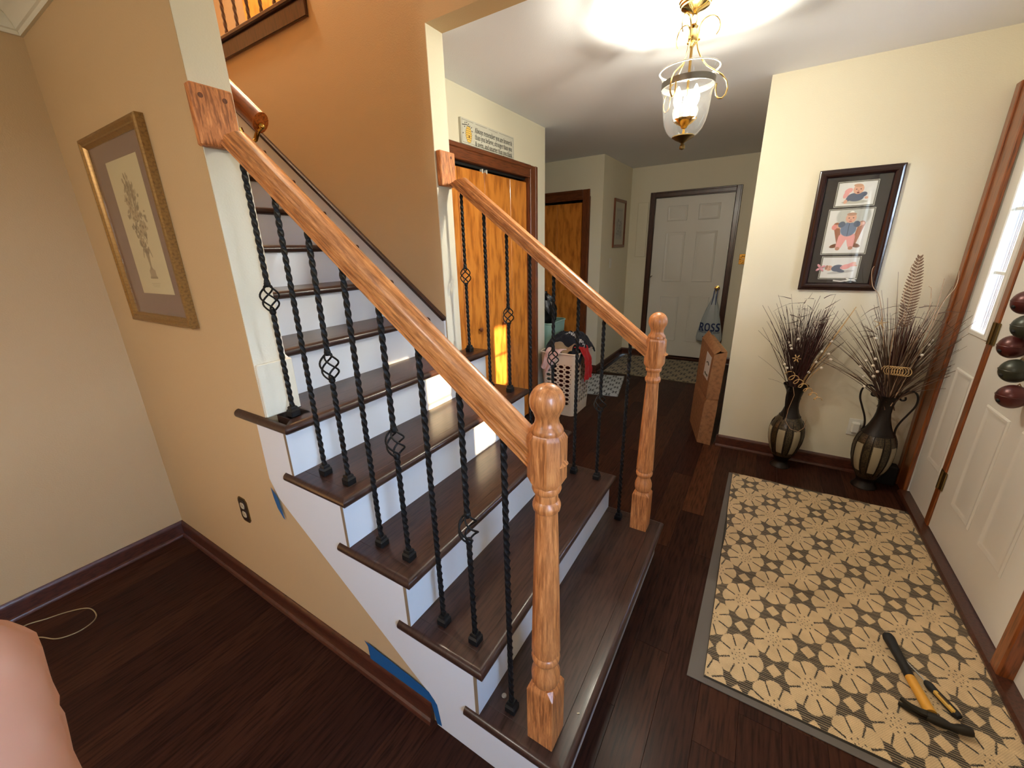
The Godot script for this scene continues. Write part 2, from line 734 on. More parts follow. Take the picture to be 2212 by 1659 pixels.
func skirting(p0: Vector3, p1: Vector3, inward: Vector3) -> MB:
	var mb := MB.new()
	var prof := [Vector2(0, 0), Vector2(0.024, 0), Vector2(0.0235, 0.006), Vector2(0.020, 0.013), Vector2(0.0125, 0.017), Vector2(0.0125, 0.070), Vector2(0.011, 0.080), Vector2(0.006, 0.088), Vector2(0.004, 0.091), Vector2(0, 0.091)]
	var rings := []
	for e in [p0, p1]:
		var ring := PackedVector3Array()
		for p in prof:
			ring.append(e + inward * p.x + Vector3.UP * p.y)
		rings.append(ring)
	return mb.loft(rings)


func make_trim() -> void:
	struct("baseboard_left", skirting(V(XW, 0, 3.4), V(XW, 0, 0), Vector3.RIGHT), M.base_wood)
	struct("baseboard_stair", skirting(V(XW, 0, 0), V(0.674, 0, 0), Vector3.BACK), M.base_wood)
	struct("baseboard_right", skirting(V(XP - 0.012, 0, ZP), V(XD, 0, ZP), Vector3.BACK), M.base_wood)
	struct("baseboard_hall_right", skirting(V(XP, 0, ZP + 0.012), V(XP, 0, ZB), Vector3.LEFT), M.base_wood)
	struct("baseboard_hall_left", skirting(V(-0.243, 0, ZB), V(-0.243, 0, -4.062), Vector3.RIGHT), M.base_wood)
	struct("baseboard_hall_corner", skirting(V(-0.31, 0, -4.074), V(-0.231, 0, -4.074), Vector3.BACK), M.base_wood)
	struct("baseboard_back", skirting(V(-0.243, 0, ZB), V(0.012, 0, ZB), Vector3.BACK), M.base_wood)
	struct("baseboard_back", skirting(V(1.034, 0, ZB), V(XP, 0, ZB), Vector3.BACK), M.base_wood)
	struct("baseboard_closet", skirting(V(XC, 0, -2.787), V(XC, 0, -2.600), Vector3.RIGHT), M.base_wood)
	struct("baseboard_front", skirting(V(XD, 0, -0.64), V(XD, 0, 3.4), Vector3.LEFT), M.base_wood)
	# white stair skirt on the living room face
	var p := PackedVector2Array([Vector2(-0.057, 0.940), Vector2(-0.060, 0.712), Vector2(-0.019, 0.639), Vector2(0.590, 0.1876), Vector2(0.692, 0.113), Vector2(0.692, 0.0)])
	p.append(Vector2(X1 - OV - 0.012, 0))
	for i in range(1, 6):
		p.append(Vector2(X1 - (i - 1) * RUN - OV - 0.012, i * RISE - TH))
		if i < 5:
			p.append(Vector2(X1 - i * RUN - OV - 0.012, i * RISE - TH))
	struct("trim_4", MB.new().extrude(p, Transform3D(Basis(), V(0, 0, 0)), 0.006), M.white_paint)
	# skirts on the two inner faces of the stair walls; the far one has a dark cap
	var slope := RISE / RUN
	var q := PackedVector2Array([Vector2(-0.004, 5 * RISE), Vector2(-0.004, 1.150), Vector2(-2.3, 1.150 + 2.296 * slope), Vector2(-2.3, 0.62 + 2.296 * slope)])
	struct("trim_5", MB.new().extrude(q, Transform3D(Basis(), V(0, 0, ZR)), 0.014), M.white_paint)
	var cap := MB.new()
	cap.boxt(Transform3D(Basis(Vector3.BACK, -atan(slope)), V(-1.148, 1.160 + 1.144 * slope, ZR + 0.012)), V(2.296 / cos(atan(slope)), 0.026, 0.026), 0.006)
	struct("trim_6", cap, M.tread)
	var q2 := PackedVector2Array([Vector2(0.012, 5 * RISE), Vector2(0.012, 1.150), Vector2(-0.02, 1.1655), Vector2(-2.3, 1.150 + 2.3 * slope), Vector2(-2.3, 0.62 + 2.3 * slope)])
	struct("trim_7", MB.new().extrude(q2, Transform3D(Basis(), V(0, 0, ZLI - 0.014)), 0.014), M.white_paint)
	var foot := MB.new().box(V(0.004, 5 * RISE, ZLI - 0.014), V(0.016, 1.158, -0.001), 0.003)
	struct("trim_8", foot, M.cream)
	# beam along the edge of the upper hall
	var beam := MB.new()
	beam.box(V(-3.2, 2.662, ZR), V(-0.765, 2.742, ZR + 0.018), 0.003)
	beam.box(V(-3.2, 2.742, ZRO - 0.02), V(-0.755, 2.768, ZR + 0.034), 0.006)
	struct("trim_9", beam, M.dark_casing)


# ---------------------------------------------------------------- doors and windows

func rect_rings(x: Transform3D, c: Vector2, half: Vector2, steps: Array) -> MB:   # rings of a rectangle in x's plane, [inset, height]
	var rings := []
	for s in steps:
		var ring := PackedVector3Array()
		for k in [[-1, -1], [1, -1], [1, 1], [-1, 1]]:
			ring.append(x * V(c.x + k[0] * (half.x - s[0]), c.y + k[1] * (half.y - s[0]), s[1]))
		rings.append(ring)
	return MB.new().loft(rings, true, false, true)


const PANEL := [[0.0, -0.004], [0.0, 0.0015], [0.006, 0.006], [0.014, 0.006], [0.022, 0.001], [0.036, 0.001], [0.058, 0.0055]]


func casing(root: Node3D, called: String, lo: Vector3, hi: Vector3, out_axis: int, across_axis: int, flip: bool, m: Material, thick := 0.018) -> void:   # flat board with a raised outer band
	var mb := MB.new()
	mb.box(lo, hi, 0.004)
	var a := lo
	var b := hi
	var w := (hi[across_axis] - lo[across_axis])
	if flip:
		b[across_axis] = lo[across_axis] + w * 0.32
	else:
		a[across_axis] = hi[across_axis] - w * 0.32
	if absf(thick) > 0.0:
		if thick > 0.0:
			b[out_axis] += thick * 0.4
		else:
			a[out_axis] += thick * 0.4
	mb.box(a, b, 0.004)
	wpart(root, called, mb, m)


func make_closet_door() -> void:
	var root := struct_root("door_1")
	casing(root, "casing", V(XC, 0, -2.600), V(XC + 0.016, 2.126, -2.490), 0, 2, true, M.casing_y)
	casing(root, "casing", V(XC, 0, -1.285), V(XC + 0.016, 2.126, -1.175), 0, 2, false, M.casing_y)
	casing(root, "casing", V(XC, 2.036, -2.490), V(XC + 0.016, 2.126, -1.285), 0, 1, false, M.casing_z)
	wpart(root, "jamb", MB.new().box(V(XC - 0.11, 0, -2.495), V(XC + 0.002, 2.05, -2.480)).box(V(XC - 0.11, 0, -1.285), V(XC + 0.002, 2.05, -1.270)).box(V(XC - 0.11, 2.036, -2.48), V(XC + 0.002, 2.05, -1.285)), M.casing_y)
	wpart(root, "track", MB.new().box(V(XC - 0.06, 2.020, -2.478), V(XC - 0.03, 2.036, -1.287)), M.black)
	var edges := [-1.290, -1.585, -1.882, -2.222, -2.476]
	for i in 4:
		wpart(root, "leaf", MB.new().box(V(XC - 0.045, 0.015, edges[i + 1] + 0.0025), V(XC - 0.015, 2.004, edges[i] - 0.0025), 0.003), M.birch)
	for z in [-1.80, -2.005]:
		var kn := MB.new().lathe([Vector2(0.006, 0), Vector2(0.006, 0.010), Vector2(0.015, 0.016), Vector2(0.017, 0.024), Vector2(0.012, 0.031), Vector2(0.0, 0.033)], 16, Transform3D(Basis(Vector3.BACK, -PI / 2), V(XC - 0.016, 0.948, z + (0.06 if z > -1.9 else -0.06))))
		wpart(root, "knob", kn, M.casing_y)
	for z in [-1.865, -1.915]:
		wpart(root, "pivot_pin", MB.new().box(V(XC - 0.036, 1.995, z - 0.005), V(XC - 0.013, 2.022, z + 0.005), 0.001), M.white_plastic)


func make_hall_doors() -> void:
	var r := struct_root("door_2")
	var z := -4.074
	casing(r, "casing", V(-0.475, 0, z), V(-0.390, 2.114, z + 0.016), 2, 0, false, M.casing_y)
	casing(r, "casing", V(-1.32, 0, z), V(-1.235, 2.114, z + 0.016), 2, 0, true, M.casing_y)
	casing(r, "casing", V(-1.235, 2.028, z), V(-0.475, 2.114, z + 0.016), 2, 1, false, M.casing_x)
	wpart(r, "jamb", MB.new().box(V(-0.463, 0, z - 0.11), V(-0.385, 2.04, z + 0.001)).box(V(-1.33, 0, z - 0.11), V(-1.25, 2.04, z + 0.001)).box(V(-1.25, 2.012, z - 0.11), V(-0.463, 2.04, z + 0.001)), M.casing_y)
	var e := [-0.465, -0.805, -1.245]
	for i in 2:
		wpart(r, "leaf", MB.new().box(V(e[i + 1] + 0.002, 0.012, z - 0.055), V(e[i] - 0.002, 1.985, z - 0.025), 0.003), M.birch_dark)
	# white six panel door at the end of the hall
	var d := struct_root("door_3")
	z = ZB
	casing(d, "casing", V(0.012, 0, z), V(0.072, 2.1294, z + 0.018), 2, 0, true, M.dark_casing)
	casing(d, "casing", V(0.974, 0, z), V(1.034, 2.1294, z + 0.018), 2, 0, false, M.dark_casing)
	casing(d, "casing", V(0.072, 2.069, z), V(0.974, 2.1294, z + 0.018), 2, 1, false, M.dark_casing)
	wpart(d, "jamb", MB.new().box(V(0.06, 0, z - 0.12), V(0.074, 2.075, z)).box(V(0.972, 0, z - 0.12), V(0.986, 2.075, z)).box(V(0.074, 2.062, z - 0.12), V(0.972, 2.075, z)), M.dark_casing)
	wpart(d, "threshold", MB.new().box(V(0.06, 0, z - 0.12), V(0.986, 0.032, z + 0.03), 0.008), M.dark_casing)
	var slab := wpart(d, "slab", MB.new().box(V(0.078, 0.045, z - 0.05), V(0.968, 2.058, z - 0.012), 0.002), M.door_white)
	var x := Transform3D(Basis(), V(0, 0, z - 0.012))
	for cx in [0.350, 0.712]:
		for row in [[0.55, 0.30], [1.34, 0.305], [1.868, 0.09]]:
			sub(slab, "panel", rect_rings(x, Vector2(cx, row[0]), Vector2(0.118, row[1]), PANEL), M.door_white)
	for y in [0.28, 1.05, 1.82]:
		wpart(d, "hinge", MB.new().tube([V(0.075, y - 0.045, z - 0.006), V(0.075, y + 0.045, z - 0.006)], 0.007, 8), M.steel)
	wpart(d, "door_stop", MB.new().tube([V(0.075, 1.10, z), V(0.085, 1.095, z + 0.03), V(0.115, 1.11, z + 0.05)], 0.006, 8), M.steel)
	var kx := Transform3D(Basis(Vector3.RIGHT, PI / 2), V(0.905, 0.962, z - 0.012))
	wpart(d, "knob", MB.new().lathe([Vector2(0.030, 0), Vector2(0.030, 0.006), Vector2(0.012, 0.010), Vector2(0.011, 0.030), Vector2(0.024, 0.040), Vector2(0.029, 0.055), Vector2(0.024, 0.068), Vector2(0.0, 0.073)], 20, kx), M.brass)
	# casing of a doorway in the right wall of the hall, seen edge on
	struct("trim_10", MB.new().box(V(XP - 0.018, 0.09, -4.28), V(XP, 2.12, -4.20), 0.004), M.casing_y)


func make_front_door() -> void:
	var x := XD
	var root := struct_root("door_4")
	casing(root, "casing", V(x - 0.022, 0, -2.632), V(x, 2.19, -2.462), 0, 2, true, M.front_casing, -0.02)
	casing(root, "casing", V(x - 0.022, 0, -0.765), V(x, 2.19, -0.645), 0, 2, false, M.front_casing, -0.02)
	casing(root, "casing", V(x - 0.022, 2.07, -2.462), V(x, 2.19, -0.765), 0, 1, false, M.front_casing, -0.02)
	wpart(root, "threshold", MB.new().box(V(x - 0.045, 0, -2.462), V(x + 0.14, 0.030, -0.765), 0.008), M.dark_casing)
	wpart(root, "mullion", MB.new().box(V(x - 0.002, 0.03, -2.122), V(x + 0.12, 2.09, -2.074), 0.003), M.front_casing)
	wpart(root, "mullion", MB.new().box(V(x - 0.034, 0.0, -1.180), V(x + 0.12, 2.09, -1.122), 0.006), M.front_casing)
	wpart(root, "head", MB.new().box(V(x + 0.0, 2.055, -2.475), V(x + 0.14, 2.09, -0.74)), M.front_casing)
	var slab := wpart(root, "slab", MB.new().box(V(x + 0.004, 0.034, -2.071), V(x + 0.05, 2.052, -1.184), 0.002), M.door_white)
	var px := Transform3D(Basis(Vector3.UP, -PI / 2), V(x + 0.004, 0, 0))   # local x runs along +z, local z towards the room
	for cz in [-1.815, -1.495]:
		for row in [[0.515, 0.265], [1.26, 0.315], [1.82, 0.11]]:
			sub(slab, "panel", rect_rings(px, Vector2(cz, row[0]), Vector2(0.108, row[1]), PANEL), M.door_white)
	for y in [0.305, 1.07, 1.84]:
		var h := MB.new().tube([V(x - 0.006, y - 0.05, -2.088), V(x - 0.006, y + 0.05, -2.088)], 0.008, 8)
		h.box(V(x - 0.004, y - 0.05, -2.118), V(x + 0.002, y + 0.05, -2.052))
		wpart(root, "hinge", h, M.antique_brass)
	wpart(root, "knob", MB.new().lathe([Vector2(0.030, 0), Vector2(0.030, 0.006), Vector2(0.012, 0.010), Vector2(0.011, 0.03), Vector2(0.026, 0.042), Vector2(0.029, 0.056), Vector2(0.0, 0.072)], 20, Transform3D(Basis(Vector3.BACK, PI / 2), V(x + 0.004, 0.95, -1.25))), M.brass)
	# sidelights
	for k in 2:
		var za := -2.470 if k == 0 else -1.122
		var zb := -2.122 if k == 0 else -0.765
		var s := struct_root("window_%d" % (k + 1))
		var zm := -2.247 if k == 0 else -0.955
		var g := 0.088
		var y0 := 1.045
		var y1 := 1.93
		var fr := MB.new()
		fr.box(V(x + 0.006, 0.03, za), V(x + 0.05, y0, zb), 0.002)
		fr.box(V(x + 0.006, y1, za), V(x + 0.05, 2.055, zb), 0.002)
		fr.box(V(x + 0.006, y0, za), V(x + 0.05, y1, zm - g), 0.002)
		fr.box(V(x + 0.006, y0, zm + g), V(x + 0.05, y1, zb), 0.002)
		wpart(s, "sash", fr, M.door_white)
		var bead := MB.new()
		for q in [[zm - g - 0.020, zm - g + 0.006, y0 - 0.02, y1 + 0.02], [zm + g - 0.006, zm + g + 0.020, y0 - 0.02, y1 + 0.02], [zm - g, zm + g, y0 - 0.020, y0 + 0.006], [zm - g, zm + g, y1 - 0.006, y1 + 0.02]]:
			bead.box(V(x - 0.006, q[2], q[0]), V(x + 0.012, q[3], q[1]), 0.004)
		wpart(s, "bead", bead, M.door_white)
		wpart(s, "pane", MB.new().box(V(x + 0.026, y0 - 0.005, zm - g - 0.005), V(x + 0.030, y1 + 0.005, zm + g + 0.005)), M.glass)
		var bars := [[0.22, 0.52], [0.22, 0.30], [0.22, 0.0]]
		for yy in [1.325, 1.61]:
			wpart(s, "muntin", MB.new().box(V(x + 0.018, yy - 0.008, zm - g), V(x + 0.026, yy + 0.008, zm + g), 0.002), M.door_white)
		for zz in [zm - g + 0.026, zm - g + 0.052, zm - g + 0.070]:
			wpart(s, "came", MB.new().box(V(x + 0.022, y0, zz - 0.0020), V(x + 0.026, y1, zz + 0.0020)), M.steel)
		wpart(s, "panel", rect_rings(Transform3D(Basis(Vector3.UP, -PI / 2), V(x + 0.006, 0, 0)), Vector2(zm, 0.570), Vector2(0.108, 0.272), PANEL), M.door_white)


func make_living_window() -> void:
	var s := struct_root("window_3")
	var x := XD
	var fr := MB.new()
	for q in [[0.75, 1.30, 0.80, 0.84], [0.75, 1.30, 2.06, 2.10], [0.75, 0.79, 0.84, 2.06], [1.26, 1.30, 0.84, 2.06]]:
		fr.box(V(x + 0.02, q[2], q[0]), V(x + 0.09, q[3], q[1]), 0.003)
	wpart(s, "sash", fr, M.door_white)
	wpart(s, "pane", MB.new().box(V(x + 0.05, 0.84, 0.79), V(x + 0.054, 2.06, 1.26)), M.glass)
	wpart(s, "muntin", MB.new().box(V(x + 0.044, 1.44, 0.79), V(x + 0.06, 1.465, 1.26)), M.door_white)
	wpart(s, "casing", MB.new().box(V(x - 0.018, 0.71, 0.66), V(x, 0.80, 1.39), 0.004).box(V(x - 0.018, 2.10, 0.66), V(x, 2.19, 1.39), 0.004).box(V(x - 0.018, 0.80, 0.66), V(x, 2.10, 0.75), 0.004).box(V(x - 0.018, 0.80, 1.30), V(x, 2.10, 1.39), 0.004), M.front_casing)
	wpart(s, "sill", MB.new().box(V(x - 0.05, 0.795, 0.66), V(x + 0.05, 0.815, 1.39), 0.004), M.front_casing)
	# porch roof outside the front door: its edge cuts off the upper part of the low sun
	var porch := MB.new()
	porch.box(V(XD + 0.14, 2.52, -3.2), V(XD + 3.0, 2.62, -0.3), 0.01)
	porch.box(V(XD + 2.9, 2.24, -3.2), V(XD + 3.0, 2.52, -0.3), 0.01)
	struct("ceiling_porch", porch, M.white_paint)
	struct("floor_porch", MB.new().box(V(XD + 0.14, -0.3, -3.2), V(XD + 3.0, -0.06, -0.3), 0.01), flat(Color(0.55, 0.54, 0.52), 0.9))
	struct("ground", MB.new().box(V(XD + 0.14, -0.7, -18), V(30, -0.4, 18)), flat(Color(0.33, 0.36, 0.25), 0.95))


# ---------------------------------------------------------------- staircase

func nose_strip(p0: Vector3, p1: Vector3, out: Vector3, m0: float, m1: float, w: float) -> MB:   # bullnose strip from p0 to p1 along its outer edge; m0, m1 = how far the inner edge is cut back at the ends
	var d := (p1 - p0).normalized()
	var prof := [Vector2(-w, 0), Vector2(-TH * 0.55, 0)]
	for i in range(1, 8):
		var a := PI * i / 8.0
		prof.append(Vector2(-TH * 0.55 + sin(a) * TH * 0.55, -TH / 2.0 + cos(a) * TH / 2.0))
	prof.append(Vector2(-TH * 0.55, -TH))
	prof.append(Vector2(-w, -TH))
	var a0 := PackedVector3Array()
	var a1 := PackedVector3Array()
	for p in prof:
		a0.append(p0 + out * p.x + Vector3.UP * p.y + d * (-p.x * m0))
		a1.append(p1 + out * p.x + Vector3.UP * p.y - d * (-p.x * m1))
	return MB.new().loft([a0, a1])


func make_stairs() -> void:
	var root := thing("staircase", "staircase with dark brown wooden treads and glossy white risers beside the hall", "staircase", V(X1, 0, -0.55))
	var w := 0.052
	for i in range(1, 15):
		var y := i * RISE
		var nx := X1 - (i - 1) * RUN
		var back := nx - RUN - OV - 0.006
		var open := i <= 5
		var za := 0.020 if open else ZLI - 0.0145
		var zb := ZS - 0.013 if open else ZR + 0.0145
		var b := MB.new()
		var inner := nx - w - 0.0006
		if i == 14:
			back = -4.2
		if open:
			var xb := maxf(back, 0.018)
			b.box(V(xb, y - TH, zb + w + 0.0006), V(inner, y, za - w - 0.0006), 0.0008)
			if i == 5:
				b.box(V(back, y - TH, ZR + 0.0145), V(xb, y - 0.0002, ZLI - 0.0145))
		else:
			b.box(V(back, y - TH, zb), V(inner, y, za), 0.0008)
		wpart(root, "tread", b, M.tread)
		wpart(root, "nosing", nose_strip(V(nx, y, za), V(nx, y, zb), Vector3.RIGHT, 1.0 if open else 0.0, 1.0 if open else 0.0, w), M.tread, 30.0)
		if open:
			wpart(root, "return_nosing", nose_strip(V(back - 0.045, y, za), V(nx, y, za), Vector3.BACK, 0.0, 1.0, w if i < 5 else 0.0185), M.tread, 30.0)
			wpart(root, "return_nosing", nose_strip(V(nx, y, zb), V(maxf(back - 0.02, 0.008), y, zb), Vector3.FORWARD, 1.0, 0.0, w), M.tread, 30.0)
			if i == 5:
				wpart(root, "return_nosing", MB.new().box(V(0.018, y - TH, -0.0335), V(nx - w, y, ZLI + 0.0)), M.tread)
		var rz0 := ZS if open else ZR + 0.0005
		var rz1 := 0.006 if open else ZLI - 0.0005
		if i <= 13 or true:
			wpart(root, "riser", MB.new().box(V(nx - OV - 0.012, (i - 1) * RISE, rz0), V(nx - OV, y - TH, rz1 - (0.0005 if open else 0.0)), 0.0), M.riser)
			if open:
				wpart(root, "riser_edge", MB.new().box(V(nx - OV - 0.0125, (i - 1) * RISE, rz1 - 0.0006), V(nx - OV - 0.0005, y - TH, rz1 + 0.0006)), M.raw_edge)


const LOWER := [[0.0774, 5, true], [0.2060, 4, false], [0.3318, 4, true], [0.4560, 3, false], [0.5805, 3, true], [0.7046, 2, false], [0.8264, 2, true], [0.9483, 1, false]]
const BELLS := [[0.9065, -1.619], [0.9965, -1.665], [1.0765, -1.741], [1.1640, -1.693], [1.2480, -1.756]]   # y, z of the lowest five
const ORD := ["topmost", "second from the top", "third from the top", "fourth from the top", "fifth from the top", "sixth from the top", "seventh from the top", "lowest"]


func twisted(y0: float, y1: float, half: float, turn_per_m: float, phase := 0.0) -> MB:
	var rings := []
	var n := maxi(4, int((y1 - y0) / 0.0065))
	for i in n + 1:
		var y := lerpf(y0, y1, float(i) / n)
		var a := phase + (y - y0) * turn_per_m * TAU
		var ring := PackedVector3Array()
		for k in 8:
			var t := a + TAU * k / 8.0
			var r := half * (1.36 if k % 2 == 0 else 1.0)
			ring.append(V(cos(t) * r, y, sin(t) * r))
		rings.append(ring)
	return MB.new().loft(rings)


func make_baluster(basket: bool) -> Node3D:   # foot at the origin
	var root := thing("baluster", "", "baluster")
	var top := 0.815 if basket else 0.912
	var shoe := MB.new()
	shoe.boxt(Transform3D(Basis(), V(0, 0.011, 0)), V(0.033, 0.022, 0.033), 0.002)
	var rr := []
	for s in [[0.0155, 0.022], [0.012, 0.026], [0.012, 0.032], [0.0095, 0.036]]:
		rr.append(PackedVector3Array([V(-s[0], s[1], -s[0]), V(s[0], s[1], -s[0]), V(s[0], s[1], s[0]), V(-s[0], s[1], s[0])]))
	shoe.loft(rr)
	part(root, "shoe", shoe, M.iron)
	if not basket:
		part(root, "bar", twisted(0.03, top, 0.0064, 10.0), M.iron, 50.0)
		return root
	var c := 0.405
	var hh := 0.043
	part(root, "bar", twisted(0.03, c - hh + 0.004, 0.0064, 10.0), M.iron, 50.0)
	part(root, "bar", twisted(c + hh - 0.004, top, 0.0064, 10.0), M.iron, 50.0)
	for s in [-1.0, 1.0]:
		part(root, "collar", MB.new().lathe([Vector2(0.007, c + s * hh - 0.009), Vector2(0.0098, c + s * hh - 0.004), Vector2(0.0098, c + s * hh + 0.004), Vector2(0.007, c + s * hh + 0.009)], 12), M.iron)
	for k in 4:
		var pts := []
		for i in 15:
			var t := i / 14.0
			var a := TAU * k / 4.0 + (t - 0.5) * PI * 1.15
			var r := 0.0045 + 0.0235 * pow(sin(PI * t), 0.8)
			pts.append(V(cos(a) * r, c - hh + 2 * hh * t, sin(a) * r))
		part(root, "basket_rod", MB.new().tube(pts, 0.0030, 6), M.iron, 60.0)
	return root


func dup(root: Node3D, at: Vector3, label: String, group: String) -> Node3D:
	var r: Node3D = root.duplicate()
	r.name = numbered(String(root.name).rstrip("0123456789").trim_suffix("_"))
	add_child(r)
	r.position = at
	r.set_meta("label", label)
	r.set_meta("group", group)
	return r


func make_newel(at: Vector3, label: String) -> void:
	var root := thing("newel_post", label, "newel post", at, "oak newel posts at the foot of the stairs")
	var base := MB.new()
	var h := 0.0385
	var c := 0.004
	var rings := []
	for s in [[h, 0.0, 0.002], [h, 0.185, 0.002], [0.0365, 0.192, 0.005], [0.0315, 0.203, 0.012]]:
		var ring := PackedVector3Array()
		for k in 8:
			var sx := [1, 1, 1, -1, -1, -1, -1, 1][k] as float
			var sz := [-1, 1, 1, 1, 1, -1, -1, -1][k] as float
			var cutx: float = s[2] if k in [2, 3, 6, 7] else 0.0
			var cutz: float = s[2] if k in [0, 1, 4, 5] else 0.0
			ring.append(V(sx * (s[0] - cutx), s[1], sz * (s[0] - cutz)))
		rings.append(ring)
	base.loft(rings)
	part(root, "base_block", base, M.oak_y)
	var prof := [Vector2(0.030, 0.200), Vector2(0.034, 0.206), Vector2(0.0375, 0.216), Vector2(0.0385, 0.228), Vector2(0.0375, 0.242), Vector2(0.033, 0.256), Vector2(0.029, 0.266), Vector2(0.0285, 0.276), Vector2(0.032, 0.280), Vector2(0.036, 0.286), Vector2(0.0375, 0.294), Vector2(0.036, 0.302), Vector2(0.0325, 0.306), Vector2(0.0325, 0.309), Vector2(0.0372, 0.316)]
	for i in 9:
		var t := (i + 1) / 9.0
		prof.append(Vector2(lerpf(0.0372, 0.0262, t) + 0.0006 * sin(PI * t), lerpf(0.316, 0.738, t)))
	prof.append_array([Vector2(0.0262, 0.740), Vector2(0.031, 0.746), Vector2(0.0325, 0.754), Vector2(0.0325, 0.758), Vector2(0.030, 0.765), Vector2(0.0262, 0.770), Vector2(0.0262, 0.788), Vector2(0.031, 0.793), Vector2(0.0335, 0.800), Vector2(0.032, 0.807), Vector2(0.030, 0.812)])
	part(root, "turned_shaft", MB.new().lathe(prof, 32), M.oak_y)
	var top := MB.new()
	rings = []
	for s in [[0.0300, 0.808, 0.017], [0.0395, 0.826, 0.0205], [0.0395, 0.925, 0.0205], [0.0335, 0.936, 0.018]]:
		var ring := PackedVector3Array()
		for k in 8:
			var sx := [1, 1, 1, -1, -1, -1, -1, 1][k] as float
			var sz := [-1, 1, 1, 1, 1, -1, -1, -1][k] as float
			var cutx: float = s[2] if k in [2, 3, 6, 7] else 0.0
			var cutz: float = s[2] if k in [0, 1, 4, 5] else 0.0
			ring.append(V(sx * (s[0] - cutx), s[1], sz * (s[0] - cutz)))
		rings.append(ring)
	top.loft(rings)
	part(root, "upper_block", top, M.oak_y)
	prof = [Vector2(0.030, 0.932), Vector2(0.0345, 0.936), Vector2(0.0355, 0.942), Vector2(0.033, 0.948), Vector2(0.0285, 0.953), Vector2(0.0262, 0.960), Vector2(0.0252, 0.968)]
	for i in 13:
		var a := lerpf(-0.85, PI / 2, (i + 1) / 13.0)
		prof.append(Vector2(0.0378 * cos(a), 1.0055 + 0.0385 * sin(a)))
	part(root, "ball_finial", MB.new().lathe(prof, 32), M.oak_y)


func make_rail(z0: float, z1: float, label: String, block_z: float, near: bool) -> void:
	var s := RISE / RUN
	var a := V(0.030, 1.4495 - s * (0.030 - 0.5), z0)
	var b := V(1.026, 1.4495 - s * (1.026 - 0.5), z1)
	var root := thing("handrail", label, "handrail", a, "oak handrails of the open stairs")
	var d := (b - a)
	var yaw := atan2(-d.z, d.x)
	root.rotation.y = yaw
	var dir := Vector3(d.length() * cos(asin(d.y / d.length())), d.y, 0).normalized()
	var up := Vector3(-dir.y, dir.x, 0)
	var len := d.length()
	var prof := [Vector2(-0.022, 0), Vector2(0.022, 0), Vector2(0.022, 0.011), Vector2(0.0265, 0.0125), Vector2(0.0270, 0.0165), Vector2(0.0225, 0.0190), Vector2(0.0225, 0.0215), Vector2(0.0285, 0.0265), Vector2(0.0305, 0.036), Vector2(0.0290, 0.0445), Vector2(0.0240, 0.0480), Vector2(0.0225, 0.0535), Vector2(0.0175, 0.0610), Vector2(0.009, 0.0655), Vector2(0, 0.0665)]
	for i in range(13, 1, -1):
		prof.append(Vector2(-prof[i].x, prof[i].y))
	# built level along x, then turned, so that the grain runs along the rail
	var xa0 := 0.0
	var ring0 := PackedVector3Array()
	var ring1 := PackedVector3Array()
	for p in prof:
		ring0.append(V(p.y * s * cos(atan(s)) / cos(atan(s)), p.y, p.x))
		ring1.append(V(len + p.y * s, p.y, p.x))
	var rail := part(root, "rail", MB.new().loft([ring0, ring1]), M.oak_x, 28.0)
	rail.transform.basis = Basis(dir, up, Vector3.BACK)
	var blk := MB.new().box(V(0.004, 1.802, block_z - 0.0555), V(0.032, 1.954, block_z + 0.0555), 0.004)
	var bl := MeshInstance3D.new()
	bl.name = "wall_block"
	for i in blk.T.size():
		blk.T[i] = root.transform.affine_inverse() * blk.T[i]
	bl.mesh = blk.mesh()
	bl.material_override = M.oak_pale
	root.add_child(bl, true)
	for q in ([V(0.032, 1.925, block_z - 0.030), V(0.032, 1.925, block_z + 0.032)] if near else [V(0.032, 1.930, block_z - 0.024)]):
		var plug := MB.new().lathe([Vector2(0.0065, -0.002), Vector2(0.0065, 0.001), Vector2(0.0, 0.0012)], 14, Transform3D(Basis(Vector3.BACK, -PI / 2), q))
		for i in plug.T.size():
			plug.T[i] = root.transform.affine_inverse() * plug.T[i]
		sub(bl, "screw_plug", plug, M.casing_y)


